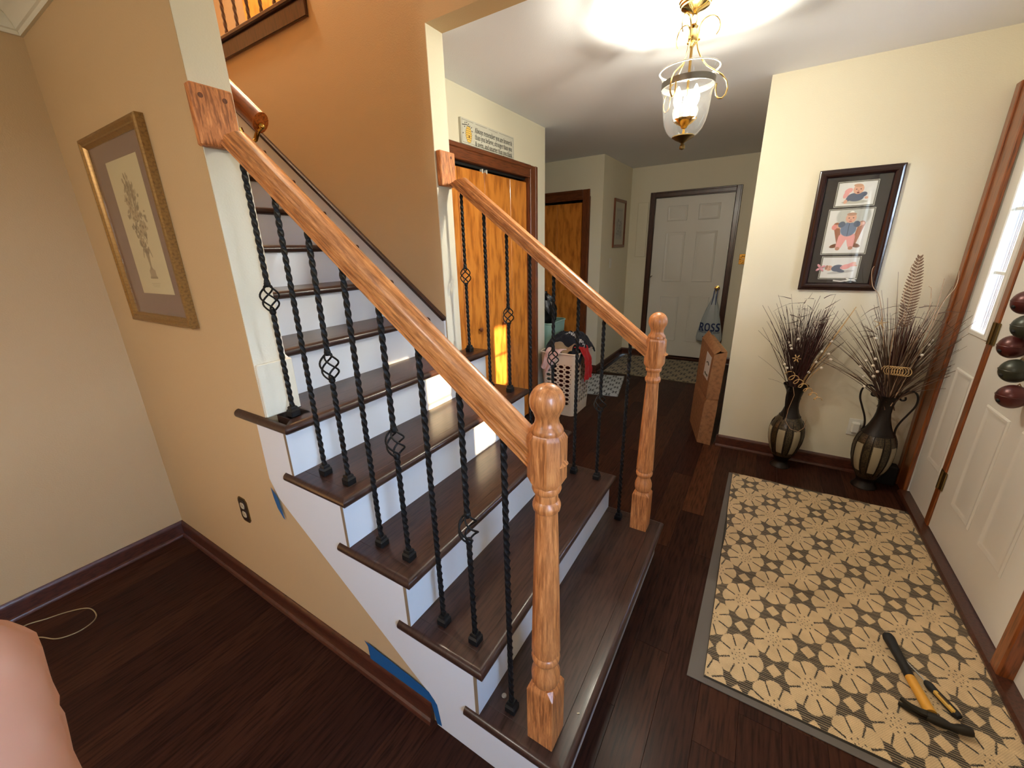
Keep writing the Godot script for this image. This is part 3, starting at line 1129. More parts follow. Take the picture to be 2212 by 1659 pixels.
func make_railings() -> void:
	make_newel(V(1.059, RISE, -0.059), "near oak newel post with ball finial standing on the lowest tread in front")
	make_newel(V(1.054, RISE, -1.101), "far oak newel post with ball finial on the lowest tread beside the hall")
	make_rail(-0.058, -0.059, "near oak handrail sloping from the living room wall end down to the front newel post", -0.042, true)
	make_rail(-1.085, -1.100, "far oak handrail sloping from the wall end by the closet to the hall newel post", -1.062, false)
	var plain := make_baluster(false)
	var fancy := make_baluster(true)
	var first := {true: true, false: true}
	for side in 2:
		for k in 8:
			var b = LOWER[k]
			var z := (-0.0605 + 0.0025 * (k / 7.0)) if side == 0 else lerpf(-1.090, -1.100, k / 7.0)
			var at := V(b[0], b[1] * RISE, z)
			var kind := "twisted black iron baluster with a basket" if b[2] else "plain twisted black iron baluster"
			var label := "%s, %s under the %s handrail" % [kind, ORD[k], "near" if side == 0 else "far"]
			var group := "iron balusters of the %s railing" % ("near" if side == 0 else "far")
			var proto: Node3D = fancy if b[2] else plain
			if first[b[2]]:
				first[b[2]] = false
				proto.position = at
				tag(proto, label, "baluster", group)
			else:
				dup(proto, at, label, group)
	# older rail on the inner face of the near stair wall
	var s := RISE / RUN
	var e := V(0.012, 1.8826, -0.172)
	var top := e + Vector3(-2.2, 2.2 * s, 0)
	var root := thing("wall_handrail", "honey coloured old handrail stub behind the near wall end, on a brass bracket", "handrail", e)
	var dir := (e - top).normalized()
	var ring0 := PackedVector3Array()
	var ring1 := PackedVector3Array()
	for i in 16:
		var a := TAU * i / 16.0
		var p := Vector2(cos(a) * 0.024, 0.014 + sin(a) * 0.032)
		ring0.append(V(-2.8, p.y, p.x))
		ring1.append(V(0, p.y, p.x))
	var rail := part(root, "rail", MB.new().loft([ring0, ring1]), M.oak_honey, 40.0)
	rail.transform.basis = Basis(dir, Vector3(-dir.y, dir.x, 0), Vector3.BACK)
	var br := MB.new()
	br.tube([V(-0.03, -0.005, 0.046), V(-0.03, -0.05, 0.030), V(-0.03, -0.03, 0.004), V(-0.012, -0.006, 0.0), V(0.008, 0.0, 0.0)], 0.007, 8)
	br.ball(V(0.010, 0.002, 0), V(0.010, 0.010, 0.010), 12)
	part(root, "bracket", br, M.brass)


func make_upstairs() -> void:
	# the upper hall behind the beam
	struct("floor_upper", MB.new().box(V(-4.2, 2.66, -2.4), V(0.5, 2.70, ZRO)), M.casing_x)
	var w := MB.new()
	w.box(V(-4.2, 2.66, -2.52), V(-3.1, 5.1, -2.4))
	w.box(V(-2.2, 2.66, -2.52), V(0.62, 5.1, -2.4))
	w.box(V(-3.1, 4.75, -2.52), V(-2.2, 5.1, -2.4))
	w.box(V(0.5, 2.66, -2.4), V(0.62, 5.1, ZRO))
	w.box(V(-4.2, 2.66, -3.6), V(-2.0, 5.1, -3.5))
	struct("wall_upper", w, M.tan)
	var d := struct_root("door_5")
	wpart(d, "casing", MB.new().box(V(-3.19, 2.7, -2.4), V(-3.1, 4.84, -2.382), 0.004).box(V(-2.2, 2.7, -2.4), V(-2.11, 4.84, -2.382), 0.004).box(V(-3.1, 4.75, -2.4), V(-2.2, 4.84, -2.382), 0.004), M.front_casing)
	wpart(d, "slab", MB.new().boxt(Transform3D(Basis(Vector3.UP, 0.5), V(-2.62, 3.72, -2.22)), V(0.86, 2.02, 0.036), 0.003), M.birch_dark)
	struct("trim_11", MB.new().box(V(-2.1, 3.52, -2.4), V(0.5, 3.60, -2.38), 0.004), M.front_casing)
	for k in 7:
		var b := MB.new()
		var x := -2.43 + 0.1325 * (k + 5)
		x = -1.632 + 0.1325 * k
		var label := "dark twisted baluster of the upstairs railing, %s" % ["first from the wall end on the left", "second from the left", "third from the left", "fourth from the left", "fifth from the left", "sixth from the left", "seventh from the left"][k]
		var tw := twisted(0, 0.90, 0.0075, 6.0)
		var o := thing("upper_baluster", label, "baluster", V(x, 2.768, -1.045), "balusters of the upstairs railing")
		part(o, "bar", tw, M.dark_casing, 50.0)
		part(o, "shoe", MB.new().boxt(Transform3D(Basis(), V(0, 0.010, 0)), V(0.032, 0.02, 0.032), 0.003), M.dark_casing)
	var rail := MB.new().box(V(-3.2, 3.668, -1.078), V(-0.767, 3.722, -1.018), 0.014)
	solo("upper_handrail", rail, M.oak_honey, "upstairs handrail along the gallery above the stairs, out of the frame", "handrail")
	# ceiling light of the upper hall
	var at := V(-1.5, 4.93, -0.62)
	var o := thing("ceiling_light", "round flush ceiling light over the upper stairs", "ceiling light", V(at.x, 5.1, at.z))
	wpart(o, "base", MB.new().lathe([Vector2(0.0, 5.1), Vector2(0.16, 5.1), Vector2(0.16, 5.075), Vector2(0.14, 5.06), Vector2(0.0, 5.06)], 24, Transform3D(Basis(), V(at.x, 0, at.z))), M.brass)
	var glow := flat(Color(1, 0.92, 0.8), 0.5)
	glow.emission_enabled = true
	glow.emission = Color(1.0, 0.93, 0.79)
	glow.emission_energy_multiplier = 3.0
	wpart(o, "lamp_bowl", MB.new().lathe([Vector2(0.13, 5.06), Vector2(0.135, 5.03), Vector2(0.11, 4.985), Vector2(0.06, 4.962), Vector2(0.0, 4.955)], 24, Transform3D(Basis(), V(at.x, 0, at.z))), glow)
	var l := OmniLight3D.new()
	l.name = "upper_lamp_light"
	l.position = V(at.x, 4.90, at.z)
	l.light_color = Color(1.0, 0.96, 0.87)
	l.light_energy = 5.8
	l.light_size = 0.12
	l.omni_range = 12.0
	l.omni_attenuation = 2.0
	l.shadow_enabled = true
	add_child(l)
	# a second one farther along the gallery
	var o2 := thing("ceiling_light", "round flush ceiling light over the upstairs gallery", "ceiling light", V(-1.7, 5.1, -1.8))
	wpart(o2, "base", MB.new().lathe([Vector2(0.0, 5.1), Vector2(0.16, 5.1), Vector2(0.16, 5.075), Vector2(0.14, 5.06), Vector2(0.0, 5.06)], 24, Transform3D(Basis(), V(-1.7, 0, -1.8))), M.brass)
	wpart(o2, "lamp_bowl", MB.new().lathe([Vector2(0.13, 5.06), Vector2(0.135, 5.03), Vector2(0.11, 4.985), Vector2(0.06, 4.962), Vector2(0.0, 4.955)], 24, Transform3D(Basis(), V(-1.7, 0, -1.8))), glow)
	var l2: OmniLight3D = l.duplicate()
	l2.name = "gallery_lamp_light"
	l2.position = V(-1.7, 4.90, -1.8)
	l2.light_energy = 4.0
	l2.light_color = Color(1.0, 0.80, 0.54)
	add_child(l2)


# ---------------------------------------------------------------- pendant lantern

func make_lamp() -> void:
	var c := V(1.0076, 0, -1.503)
	var root := thing("pendant_lantern", "brass pendant lantern with a clear glass bell hanging from the hall ceiling", "pendant light", V(c.x, CEIL, c.z))
	var x := Transform3D(Basis(), c)
	wpart(root, "canopy", MB.new().lathe([Vector2(0.0, 2.44), Vector2(0.064, 2.44), Vector2(0.064, 2.432), Vector2(0.060, 2.428), Vector2(0.060, 2.422), Vector2(0.055, 2.418), Vector2(0.054, 2.412), Vector2(0.040, 2.404), Vector2(0.018, 2.396), Vector2(0.010, 2.390), Vector2(0.0, 2.389)], 32, x), M.bright_brass)
	var loop := []
	for i in 16:
		var a := TAU * i / 16.0
		loop.append(c + V(cos(a) * 0.0105, 2.372 + sin(a) * 0.020, 0))
	wpart(root, "loop", MB.new().tube(loop, 0.0032, 8, false, true), M.bright_brass)
	wpart(root, "hub", MB.new().lathe([Vector2(0.0, 2.356), Vector2(0.012, 2.354), Vector2(0.019, 2.346), Vector2(0.014, 2.338), Vector2(0.0175, 2.330), Vector2(0.0175, 2.302), Vector2(0.014, 2.296), Vector2(0.018, 2.290), Vector2(0.010, 2.281), Vector2(0.006, 2.274), Vector2(0.005, 2.10), Vector2(0.0, 2.10)], 20, x), M.bright_brass)
	for k in 3:
		var az := deg_to_rad([12.0, 140.0, 255.0][k])
		var o := Vector3(cos(az), 0, -sin(az))
		var pts := []
		# top scroll: from its free end round to the hub
		for i in 11:
			var t := lerpf(-0.25 * PI, PI * 1.05, i / 10.0)
			pts.append(c + o * (0.061 + 0.039 * cos(t)) + Vector3.UP * (2.335 + 0.040 * sin(t)))
		for q in [[0.0195, 2.312], [0.0195, 2.290], [0.027, 2.262], [0.042, 2.232], [0.066, 2.203], [0.098, 2.182], [0.128, 2.162], [0.147, 2.138], [0.154, 2.112], [0.149, 2.090], [0.136, 2.078], [0.122, 2.080], [0.113, 2.092], [0.109, 2.110], [0.110, 2.135]]:
			pts.append(c + o * q[0] + Vector3.UP * q[1])
		var rad := []
		for i in pts.size():
			rad.append(0.0034 if i > 10 else lerpf(0.0022, 0.0034, i / 10.0))
		wpart(root, "scroll_arm", MB.new().tube(pts, rad, 8), M.bright_brass, 60.0)
		wpart(root, "screw", MB.new().ball(c + o * 0.025 + Vector3.UP * 2.300, V(0.005, 0.005, 0.005), 8), M.brass)
	# ring round the neck of the bell
	var ring := []
	for i in 48:
		ring.append(i)
	var rb := MB.new()
	var rr := []
	for s in [[0.1035, 2.133], [0.1065, 2.133], [0.1065, 2.157], [0.1035, 2.157]]:
		var one := PackedVector3Array()
		for i in 48:
			one.append(c + V(cos(TAU * i / 48.0) * s[0], s[1], sin(TAU * i / 48.0) * s[0]))
		rr.append(one)
	rb.loft(rr, true, false, false, true)
	wpart(root, "ring", rb, M.steel)
	var prof := [Vector2(0.118, 2.196), Vector2(0.116, 2.190), Vector2(0.108, 2.176), Vector2(0.1025, 2.160), Vector2(0.1015, 2.140), Vector2(0.104, 2.128), Vector2(0.103, 2.118), Vector2(0.098, 2.110), Vector2(0.0965, 2.09), Vector2(0.0945, 2.06), Vector2(0.091, 2.03), Vector2(0.084, 2.00), Vector2(0.073, 1.975), Vector2(0.058, 1.957), Vector2(0.040, 1.946)]
	var gl := MB.new()
	var rings := []
	for p in prof:
		var one := PackedVector3Array()
		for i in 48:
			one.append(c + V(cos(TAU * i / 48.0) * p.x, p.y, sin(TAU * i / 48.0) * p.x))
		rings.append(one)
	gl.loft(rings, true, false, false)
	var bell := flat(Color(0.97, 0.98, 1.0, 0.0035), 0.0)
	bell.transparency = BaseMaterial3D.TRANSPARENCY_ALPHA
	bell.metallic_specular = 0.6
	wpart(root, "glass_bell", gl, bell)
	wpart(root, "rim", MB.new().tube(ring.map(func(i): return c + V(cos(TAU * i / 48.0) * 0.1175, 2.197, sin(TAU * i / 48.0) * 0.1175)), 0.003, 8, false, true), M.white_plastic)
	wpart(root, "end_cap", MB.new().lathe([Vector2(0.0, 1.955), Vector2(0.046, 1.953), Vector2(0.047, 1.949), Vector2(0.034, 1.940), Vector2(0.018, 1.932), Vector2(0.008, 1.926), Vector2(0.006, 1.922), Vector2(0.0105, 1.916), Vector2(0.0125, 1.909), Vector2(0.0105, 1.902), Vector2(0.0, 1.898)], 24, x), M.antique_brass)
	wpart(root, "inner_dish", MB.new().lathe([Vector2(0.0, 1.980), Vector2(0.010, 1.982), Vector2(0.016, 1.992), Vector2(0.034, 2.002), Vector2(0.048, 2.014), Vector2(0.049, 2.017), Vector2(0.032, 2.008), Vector2(0.0, 2.004)], 24, x), M.brass)
	wpart(root, "inner_stem", MB.new().lathe([Vector2(0.004, 1.950), Vector2(0.006, 1.965), Vector2(0.004, 1.98)], 12, x), M.brass)
	var glow := flat(Color(1, 1, 1), 0.4)
	glow.emission_enabled = true
	glow.emission = Color(1.0, 0.975, 0.89)
	glow.emission_energy_multiplier = 14.0
	for k in 3:
		var a := TAU * k / 3.0 + 0.4
		var p := c + V(cos(a) * 0.040, 0, sin(a) * 0.040)
		var px := Transform3D(Basis(), p)
		wpart(root, "candle_sleeve", MB.new().lathe([Vector2(0.0, 2.008), Vector2(0.0095, 2.008), Vector2(0.0095, 2.055), Vector2(0.0, 2.056)], 14, px), M.white_plastic)
		wpart(root, "bulb", MB.new().lathe([Vector2(0.006, 2.056), Vector2(0.010, 2.062), Vector2(0.0165, 2.078), Vector2(0.0175, 2.090), Vector2(0.015, 2.106), Vector2(0.008, 2.126), Vector2(0.002, 2.138), Vector2(0.0, 2.139)], 16, px), glow)
		var l := OmniLight3D.new()
		l.name = "lantern_light_%d" % (k + 1)
		l.position = p + Vector3.UP * 2.092
		l.light_color = Color(1.0, 0.975, 0.89)
		l.light_energy = 0.41
		l.light_size = 0.012
		l.omni_range = 12.0
		l.omni_attenuation = 2.0
		l.shadow_enabled = true
		add_child(l)



# ---------------------------------------------------------------- flat prints

func blob(im: Image, cx: float, cy: float, rx: float, ry: float, rot: float, c: Color) -> void:   # a filled ellipse in pixels
	var r := maxf(rx, ry)
	for y in range(maxi(0, int(cy - r)), mini(im.get_height(), int(cy + r) + 2)):
		for x in range(maxi(0, int(cx - r)), mini(im.get_width(), int(cx + r) + 2)):
			var d := Vector2(x + 0.5 - cx, y + 0.5 - cy).rotated(-rot)
			var q := (d.x / rx) * (d.x / rx) + (d.y / ry) * (d.y / ry)
			if q < 1.0:
				im.set_pixel(x, y, im.get_pixel(x, y).lerp(c, c.a * clampf((1.0 - q) * 5.0, 0.0, 1.0)))


func stroke(im: Image, a: Vector2, b: Vector2, w0: float, w1: float, c: Color) -> void:
	var n := maxi(2, int(a.distance_to(b) / 1.2))
	for i in n + 1:
		var t := float(i) / n
		var p := a.lerp(b, t)
		var w := lerpf(w0, w1, t)
		blob(im, p.x, p.y, w, w, 0, c)


func uv_sheet(corners: Array, nx := 1, ny := 1, shape = null) -> ArrayMesh:   # corners: top left, top right, bottom right, bottom left as seen
	var vs := PackedVector3Array()
	var ns := PackedVector3Array()
	var us := PackedVector2Array()
	var ids := PackedInt32Array()
	var at := func(u: float, v: float) -> Vector3:
		var p: Vector3 = corners[0].lerp(corners[1], u).lerp(corners[3].lerp(corners[2], u), v)
		return shape.call(p, u, v) if shape != null else p
	for j in ny + 1:
		for i in nx + 1:
			var u := float(i) / nx
			var v := float(j) / ny
			var e := 0.5 / maxi(nx, ny)
			vs.append(at.call(u, v))
			us.append(Vector2(u, v))
			ns.append((at.call(u, v - e) - at.call(u, v + e)).cross(at.call(u - e, v) - at.call(u + e, v)).normalized())
	for j in ny:
		for i in nx:
			var a := j * (nx + 1) + i
			ids.append_array([a, a + 1, a + nx + 2, a, a + nx + 2, a + nx + 1])
	var arr := []
	arr.resize(Mesh.ARRAY_MAX)
	arr[Mesh.ARRAY_VERTEX] = vs
	arr[Mesh.ARRAY_NORMAL] = ns
	arr[Mesh.ARRAY_TEX_UV] = us
	arr[Mesh.ARRAY_INDEX] = ids
	var m := ArrayMesh.new()
	m.add_surface_from_arrays(Mesh.PRIMITIVE_TRIANGLES, arr)
	return m


func print_part(root: Node3D, called: String, corners: Array, im: Image, rough := 0.5, nx := 1, ny := 1) -> MeshInstance3D:
	var m := flat(Color(1, 1, 1), rough)
	m.albedo_texture = ImageTexture.create_from_image(im)
	var local := corners.map(func(p): return p - root.position)
	var o := MeshInstance3D.new()
	o.name = called
	o.mesh = uv_sheet(local, nx, ny)
	o.material_override = m
	root.add_child(o, true)
	return o


func frame_bars(root: Node3D, called: String, x: Transform3D, c: Vector2, half: Vector2, prof: Array, m: Material) -> void:   # four mitred bars; prof = [inset, height]
	for k in 4:
		var sgn := [[-1, -1], [1, -1], [1, 1], [-1, 1]]
		var a = sgn[k]
		var b = sgn[(k + 1) % 4]
		var r0 := PackedVector3Array()
		var r1 := PackedVector3Array()
		for p in prof:
			r0.append(x * V(c.x + a[0] * (half.x - p[0]), c.y + a[1] * (half.y - p[0]), p[1]))
			r1.append(x * V(c.x + b[0] * (half.x - p[0]), c.y + b[1] * (half.y - p[0]), p[1]))
		wpart(root, called, MB.new().loft([r0, r1]), m)


func baby_print(kind: int) -> Image:
	var w := 168 if kind != 1 else 168
	var h := 120 if kind != 1 else 208
	var im := Image.create(w, h, false, Image.FORMAT_RGB8)
	im.fill(Color(0.88, 0.88, 0.86))
	var skin := Color(0.86, 0.66, 0.56)
	var dark := Color(0.74, 0.52, 0.43)
	var shirt := Color(0.33, 0.38, 0.46)
	var pink := Color(0.90, 0.64, 0.62)
	var ink := Color(0.25, 0.16, 0.14)
	if kind == 0:
		blob(im, 84, 104, 62, 10, 0, Color(0.66, 0.66, 0.60, 0.7))
		blob(im, 48, 42, 20, 14, -0.5, pink)
		blob(im, 40, 60, 12, 24, 0.4, pink)
		blob(im, 84, 78, 40, 24, 0.05, shirt)
		blob(im, 116, 66, 20, 14, -0.3, shirt)
		blob(im, 54, 84, 12, 16, 0.5, shirt)
		blob(im, 42, 100, 9, 12, 0.2, skin)
		blob(im, 134, 84, 9, 7, 0.2, skin)
		blob(im, 92, 36, 25, 28, 0.1, skin)
		blob(im, 88, 16, 22, 9, 0.1, Color(0.78, 0.60, 0.48))
		for ex in [82, 102]:
			blob(im, ex, 36, 3.5, 2.6, 0, ink)
		blob(im, 92, 44, 4, 3, 0, dark)
		blob(im, 92, 54, 6, 4.5, 0, Color(0.45, 0.16, 0.16))
		for i in 40:
			blob(im, rng.randf_range(52, 122), rng.randf_range(62, 98), 2.4, 1.2, rng.randf() * 3.0, Color(0.24, 0.28, 0.36, 0.5))
	elif kind == 1:
		blob(im, 96, 30, 70, 60, 0, Color(0.66, 0.68, 0.64, 0.6))
		stroke(im, Vector2(36, 70), Vector2(60, 165), 13, 9, Color(0.62, 0.40, 0.30))
		stroke(im, Vector2(136, 66), Vector2(118, 165), 13, 9, Color(0.66, 0.44, 0.33))
		blob(im, 44, 172, 22, 10, -0.3, Color(0.48, 0.32, 0.22))
		blob(im, 128, 172, 20, 10, 0.3, Color(0.48, 0.32, 0.22))
		stroke(im, Vector2(60, 78), Vector2(30, 76), 9, 8, skin)
		stroke(im, Vector2(112, 78), Vector2(138, 66), 9, 8, skin)
		blob(im, 28, 80, 11, 14, 0, Color(0.88, 0.58, 0.55))
		stroke(im, Vector2(70, 130), Vector2(60, 176), 18, 12, pink)
		stroke(im, Vector2(102, 130), Vector2(108, 172), 18, 12, pink)
		blob(im, 86, 126, 34, 18, 0, pink)
		blob(im, 58, 186, 10, 9, 0.3, dark)
		blob(im, 110, 184, 10, 9, -0.2, dark)
		blob(im, 86, 92, 33, 36, 0, Color(0.42, 0.50, 0.60))
		blob(im, 56, 68, 14, 16, 0.5, Color(0.34, 0.40, 0.48))
		blob(im, 116, 68, 14, 16, -0.5, Color(0.34, 0.40, 0.48))
		stroke(im, Vector2(86, 64), Vector2(86, 124), 1.2, 1.2, Color(0.24, 0.28, 0.34))
		blob(im, 88, 38, 22, 25, 0, skin)
		blob(im, 88, 12, 9, 8, 0, Color(0.96, 0.96, 0.94))
		blob(im, 88, 20, 20, 8, 0, Color(0.70, 0.54, 0.44))
		for ex in [80, 97]:
			blob(im, ex, 38, 3.2, 2.4, 0, ink)
		blob(im, 88, 46, 3.5, 2.6, 0, dark)
		blob(im, 88, 54, 6, 2.4, 0, Color(0.66, 0.30, 0.28))
	else:
		blob(im, 92, 86, 66, 9, -0.15, Color(0.68, 0.68, 0.66, 0.7))
		blob(im, 36, 62, 17, 17, 0, skin)
		blob(im, 22, 58, 6, 15, 0.2, Color(0.68, 0.50, 0.42))
		for ey in [56, 68]:
			blob(im, 38, ey, 2.0, 2.4, 0, ink)
		blob(im, 46, 63, 2.4, 2.0, 0, dark)
		blob(im, 74, 62, 29, 21, -0.25, shirt)
		blob(im, 92, 80, 20, 9, 0.1, shirt)
		blob(im, 112, 54, 27, 15, -0.35, pink)
		stroke(im, Vector2(108, 58), Vector2(142, 34), 11, 8, pink)
		stroke(im, Vector2(112, 48), Vector2(150, 44), 9, 7, pink)
		blob(im, 150, 32, 9, 7, 0.4, skin)
		blob(im, 156, 46, 8, 6, 0.2, skin)
		for i in 26:
			blob(im, rng.randf_range(54, 100), rng.randf_range(48, 80), 2.2, 1.1, rng.randf() * 3.0, Color(0.24, 0.28, 0.36, 0.5))
	return im


func urn_print() -> Image:
	var im := Image.create(192, 304, false, Image.FORMAT_RGB8)
	im.fill(Color(0.80, 0.75, 0.58))
	var ink := Color(0.36, 0.30, 0.20)
	# vase on its plinth
	im.fill_rect(Rect2i(76, 262, 44, 5), Color(0.50, 0.43, 0.30))
	im.fill_rect(Rect2i(80, 246, 36, 16), Color(0.60, 0.52, 0.38))
	for y in range(196, 246):
		var t := (y - 196) / 50.0
		var hw := 14.0 - 9.0 * sin(minf(t * 1.15, 1.0) * PI * 0.5) + (8.0 * maxf(0.0, t - 0.86) / 0.14)
		im.fill_rect(Rect2i(int(98 - hw), y, int(hw * 2), 1), Color(0.52, 0.45, 0.32))
	stroke(im, Vector2(80, 198), Vector2(72, 216), 2, 1.5, ink)
	stroke(im, Vector2(116, 198), Vector2(124, 216), 2, 1.5, ink)
	# flowers and leaves
	for i in 150:
		var t := rng.randf()
		var y := lerpf(54, 206, t)
		var hw := 12.0 + 40.0 * sin(PI * pow(t, 0.8))
		var x := 98.0 + rng.randf_range(-hw, hw)
		blob(im, x, y, rng.randf_range(3, 9), rng.randf_range(2, 5), rng.randf() * TAU, Color(0.50, 0.44, 0.30, 0.6).lerp(Color(0.30, 0.26, 0.18, 0.7), rng.randf()))
	for i in 16:
		var c := Vector2(98 + rng.randf_range(-36, 36), rng.randf_range(78, 186))
		var r := rng.randf_range(7, 13)
		for k in 6:
			var a := TAU * k / 6.0
			blob(im, c.x + cos(a) * r * 0.6, c.y + sin(a) * r * 0.6, r * 0.55, r * 0.38, a, Color(0.66, 0.58, 0.42, 0.8))
		blob(im, c.x, c.y, r * 0.35, r * 0.35, 0, Color(0.36, 0.30, 0.20, 0.9))
	for i in 26:
		var x := 98 + rng.randf_range(-26, 26)
		var y := rng.randf_range(34, 84)
		stroke(im, Vector2(98 + (x - 98) * 0.4, y + 34), Vector2(x, y), 1.0, 0.7, Color(0.42, 0.36, 0.24, 0.8))
		blob(im, x, y, 3.0, 6.0, rng.randf_range(-0.5, 0.5), Color(0.46, 0.39, 0.26, 0.8))
	for i in 3:
		im.fill_rect(Rect2i(72 + i * 3, 278 + i * 4, 52 - i * 6, 1), Color(0.62, 0.56, 0.42))
	return im


func make_living_light() -> void:   # behind the viewer; it lights the tan walls and the near side of the stairs
	var x := Transform3D(Basis(), V(0.1, 0, 2.25))
	var root := thing("ceiling_light", "round flush ceiling light of the living room behind the viewer", "ceiling light", V(0.1, CEIL, 2.25))
	wpart(root, "base", MB.new().lathe([Vector2(0.0, 2.44), Vector2(0.16, 2.44), Vector2(0.16, 2.42), Vector2(0.14, 2.41), Vector2(0.0, 2.41)], 24, x), M.brass)
	var glow := flat(Color(1, 0.96, 0.9), 0.5)
	glow.emission_enabled = true
	glow.emission = Color(1.0, 0.97, 0.92)
	glow.emission_energy_multiplier = 3.0
	wpart(root, "lamp_bowl", MB.new().lathe([Vector2(0.13, 2.41), Vector2(0.135, 2.385), Vector2(0.11, 2.350), Vector2(0.06, 2.332), Vector2(0.0, 2.328)], 24, x), glow)
	var l := OmniLight3D.new()
	l.name = "living_lamp_light"
	l.position = V(0.1, 2.27, 2.25)
	l.light_color = Color(1.0, 0.97, 0.92)
	l.light_energy = 1.55
	l.light_size = 0.12
	l.omni_range = 12.0
	l.omni_attenuation = 2.0
	l.shadow_enabled = true
	add_child(l)


func make_pictures() -> void:
	# botanical print in the living room
	var x := Transform3D(Basis(), V(0, 0, 0))
	var root := thing("framed_print", "gilt framed botanical print of a flower urn on the tan living room wall", "picture", V(-0.604, 1.26, 0))
	var gilt := grained(M.blotch_tex, Color(0.62, 0.47, 0.25), 0.35, Vector3(9, 9, 9))
	gilt.metallic = 0.55
	frame_bars(root, "frame", x, Vector2(-0.604, 1.601), Vector2(0.281, 0.341), [[0, 0.001], [0, 0.024], [0.004, 0.029], [0.012, 0.030], [0.020, 0.024], [0.026, 0.025], [0.031, 0.018], [0.036, 0.014], [0.036, 0.001]], gilt)
	wpart(root, "mat_board", MB.new().box(V(-0.850, 1.294, 0.004), V(-0.358, 1.908, 0.010)), flat(Color(0.42, 0.31, 0.27), 0.8))
	print_part(root, "print", [V(-0.722, 1.846, 0.0112), V(-0.430, 1.846, 0.0112), V(-0.430, 1.377, 0.0112), V(-0.722, 1.377, 0.0112)], urn_print(), 0.6)
	wpart(root, "glazing", MB.new().box(V(-0.848, 1.296, 0.0125), V(-0.360, 1.906, 0.0140)), M.glass)
	# three baby photographs in one frame
	x = Transform3D(Basis(), V(0, 0, ZP))
	root = thing("photo_frame", "dark cherry frame with three baby photographs in a black mat on the cream wall", "picture frame", V(1.780, 1.2, ZP))
	var cherry := flat(Color(0.13, 0.045, 0.05), 0.22)
	cherry.clearcoat_enabled = true
	cherry.clearcoat = 0.6
	cherry.clearcoat_roughness = 0.12
	frame_bars(root, "frame", x, Vector2(1.780, 1.5435), Vector2(0.191, 0.3435), [[0, 0.001], [0, 0.020], [0.004, 0.023], [0.012, 0.024], [0.020, 0.030], [0.030, 0.030], [0.038, 0.024], [0.044, 0.015], [0.044, 0.001]], cherry)
	var black_mat := flat(Color(0.055, 0.055, 0.06), 0.75)
	wpart(root, "mat_board", MB.new().box(V(1.632, 1.243, ZP + 0.003), V(1.928, 1.844, ZP + 0.009)), black_mat)
	var core := flat(Color(0.80, 0.80, 0.74), 0.7)
	var k := 0
	for q in [[1.696, 1.864, 1.689, 1.809], [1.679, 1.876, 1.421, 1.662], [1.692, 1.864, 1.275, 1.393]]:
		for e in [0.0075, 0.0015]:
			var b := MB.new()
			var hw := 0.0013
			b.box(V(q[0] - e - hw, q[2] - e - hw, ZP + 0.0085), V(q[0] - e + hw, q[3] + e + hw, ZP + 0.0098))
			b.box(V(q[1] + e - hw, q[2] - e - hw, ZP + 0.0085), V(q[1] + e + hw, q[3] + e + hw, ZP + 0.0098))
			b.box(V(q[0] - e + hw, q[2] - e - hw, ZP + 0.0085), V(q[1] + e - hw, q[2] - e + hw, ZP + 0.0098))
			b.box(V(q[0] - e + hw, q[3] + e - hw, ZP + 0.0085), V(q[1] + e - hw, q[3] + e + hw, ZP + 0.0098))
			wpart(root, "mat_bevel", b, core)
		print_part(root, "photograph", [V(q[0], q[3], ZP + 0.0094), V(q[1], q[3], ZP + 0.0094), V(q[1], q[2], ZP + 0.0094), V(q[0], q[2], ZP + 0.0094)], baby_print(k), 0.35)
		k += 1
	var bow := MB.new()
	for a in [0.5, 2.2, 3.9, 5.4]:
		bow.ball(V(1.684 + cos(a) * 0.014, 1.334 + sin(a) * 0.014, ZP + 0.014), V(0.013, 0.007, 0.004), 10, Basis(Vector3.BACK, a))
	wpart(root, "pink_bow", bow, flat(Color(0.86, 0.62, 0.66), 0.6))
	var bow2 := MB.new()
	for a in [-0.3, 0.4, 2.7, 3.5]:
		bow2.ball(V(1.845 + cos(a) * 0.014, 1.262 + sin(a) * 0.009, ZP + 0.014), V(0.014, 0.005, 0.004), 10, Basis(Vector3.BACK, a))
	bow2.ribbon([V(1.76, 1.258, ZP + 0.0125), V(1.80, 1.254, ZP + 0.0125), V(1.84, 1.262, ZP + 0.013)], 0.004, 0.0006, Vector3.UP)
	wpart(root, "white_bow", bow2, flat(Color(0.86, 0.86, 0.84), 0.4))
	wpart(root, "glazing", MB.new().box(V(1.634, 1.245, ZP + 0.0185), V(1.926, 1.842, ZP + 0.0200)), M.glass)
	# small frame in the hall
	x = Transform3D(Basis(Vector3.UP, PI / 2), V(-0.243, 0, 0))
	root = thing("hall_picture", "narrow brown framed pale print on the side wall of the back hall", "picture", V(-0.243, 1.48, -4.690))
	frame_bars(root, "frame", x, Vector2(4.690, 1.762), Vector2(0.226, 0.278), [[0, 0.001], [0, 0.018], [0.006, 0.022], [0.020, 0.020], [0.034, 0.012], [0.034, 0.001]], M.casing_y)
	wpart(root, "mat_board", MB.new().box(V(-0.241, 1.516, -4.884), V(-0.236, 2.008, -4.496)), flat(Color(0.74, 0.72, 0.66), 0.8))
	var im := Image.create(64, 96, false, Image.FORMAT_RGB8)
	im.fill(Color(0.66, 0.65, 0.62))
	for i in 60:
		blob(im, rng.randf_range(8, 56), rng.randf_range(36, 84), rng.randf_range(2, 7), rng.randf_range(1, 4), rng.randf() * 3.0, Color(0.48, 0.48, 0.46, 0.5))
	im.fill_rect(Rect2i(6, 6, 52, 1), Color(0.5, 0.48, 0.45))
	print_part(root, "print", [V(-0.2352, 1.94, -4.56), V(-0.2352, 1.94, -4.82), V(-0.2352, 1.58, -4.82), V(-0.2352, 1.58, -4.56)], im, 0.5)


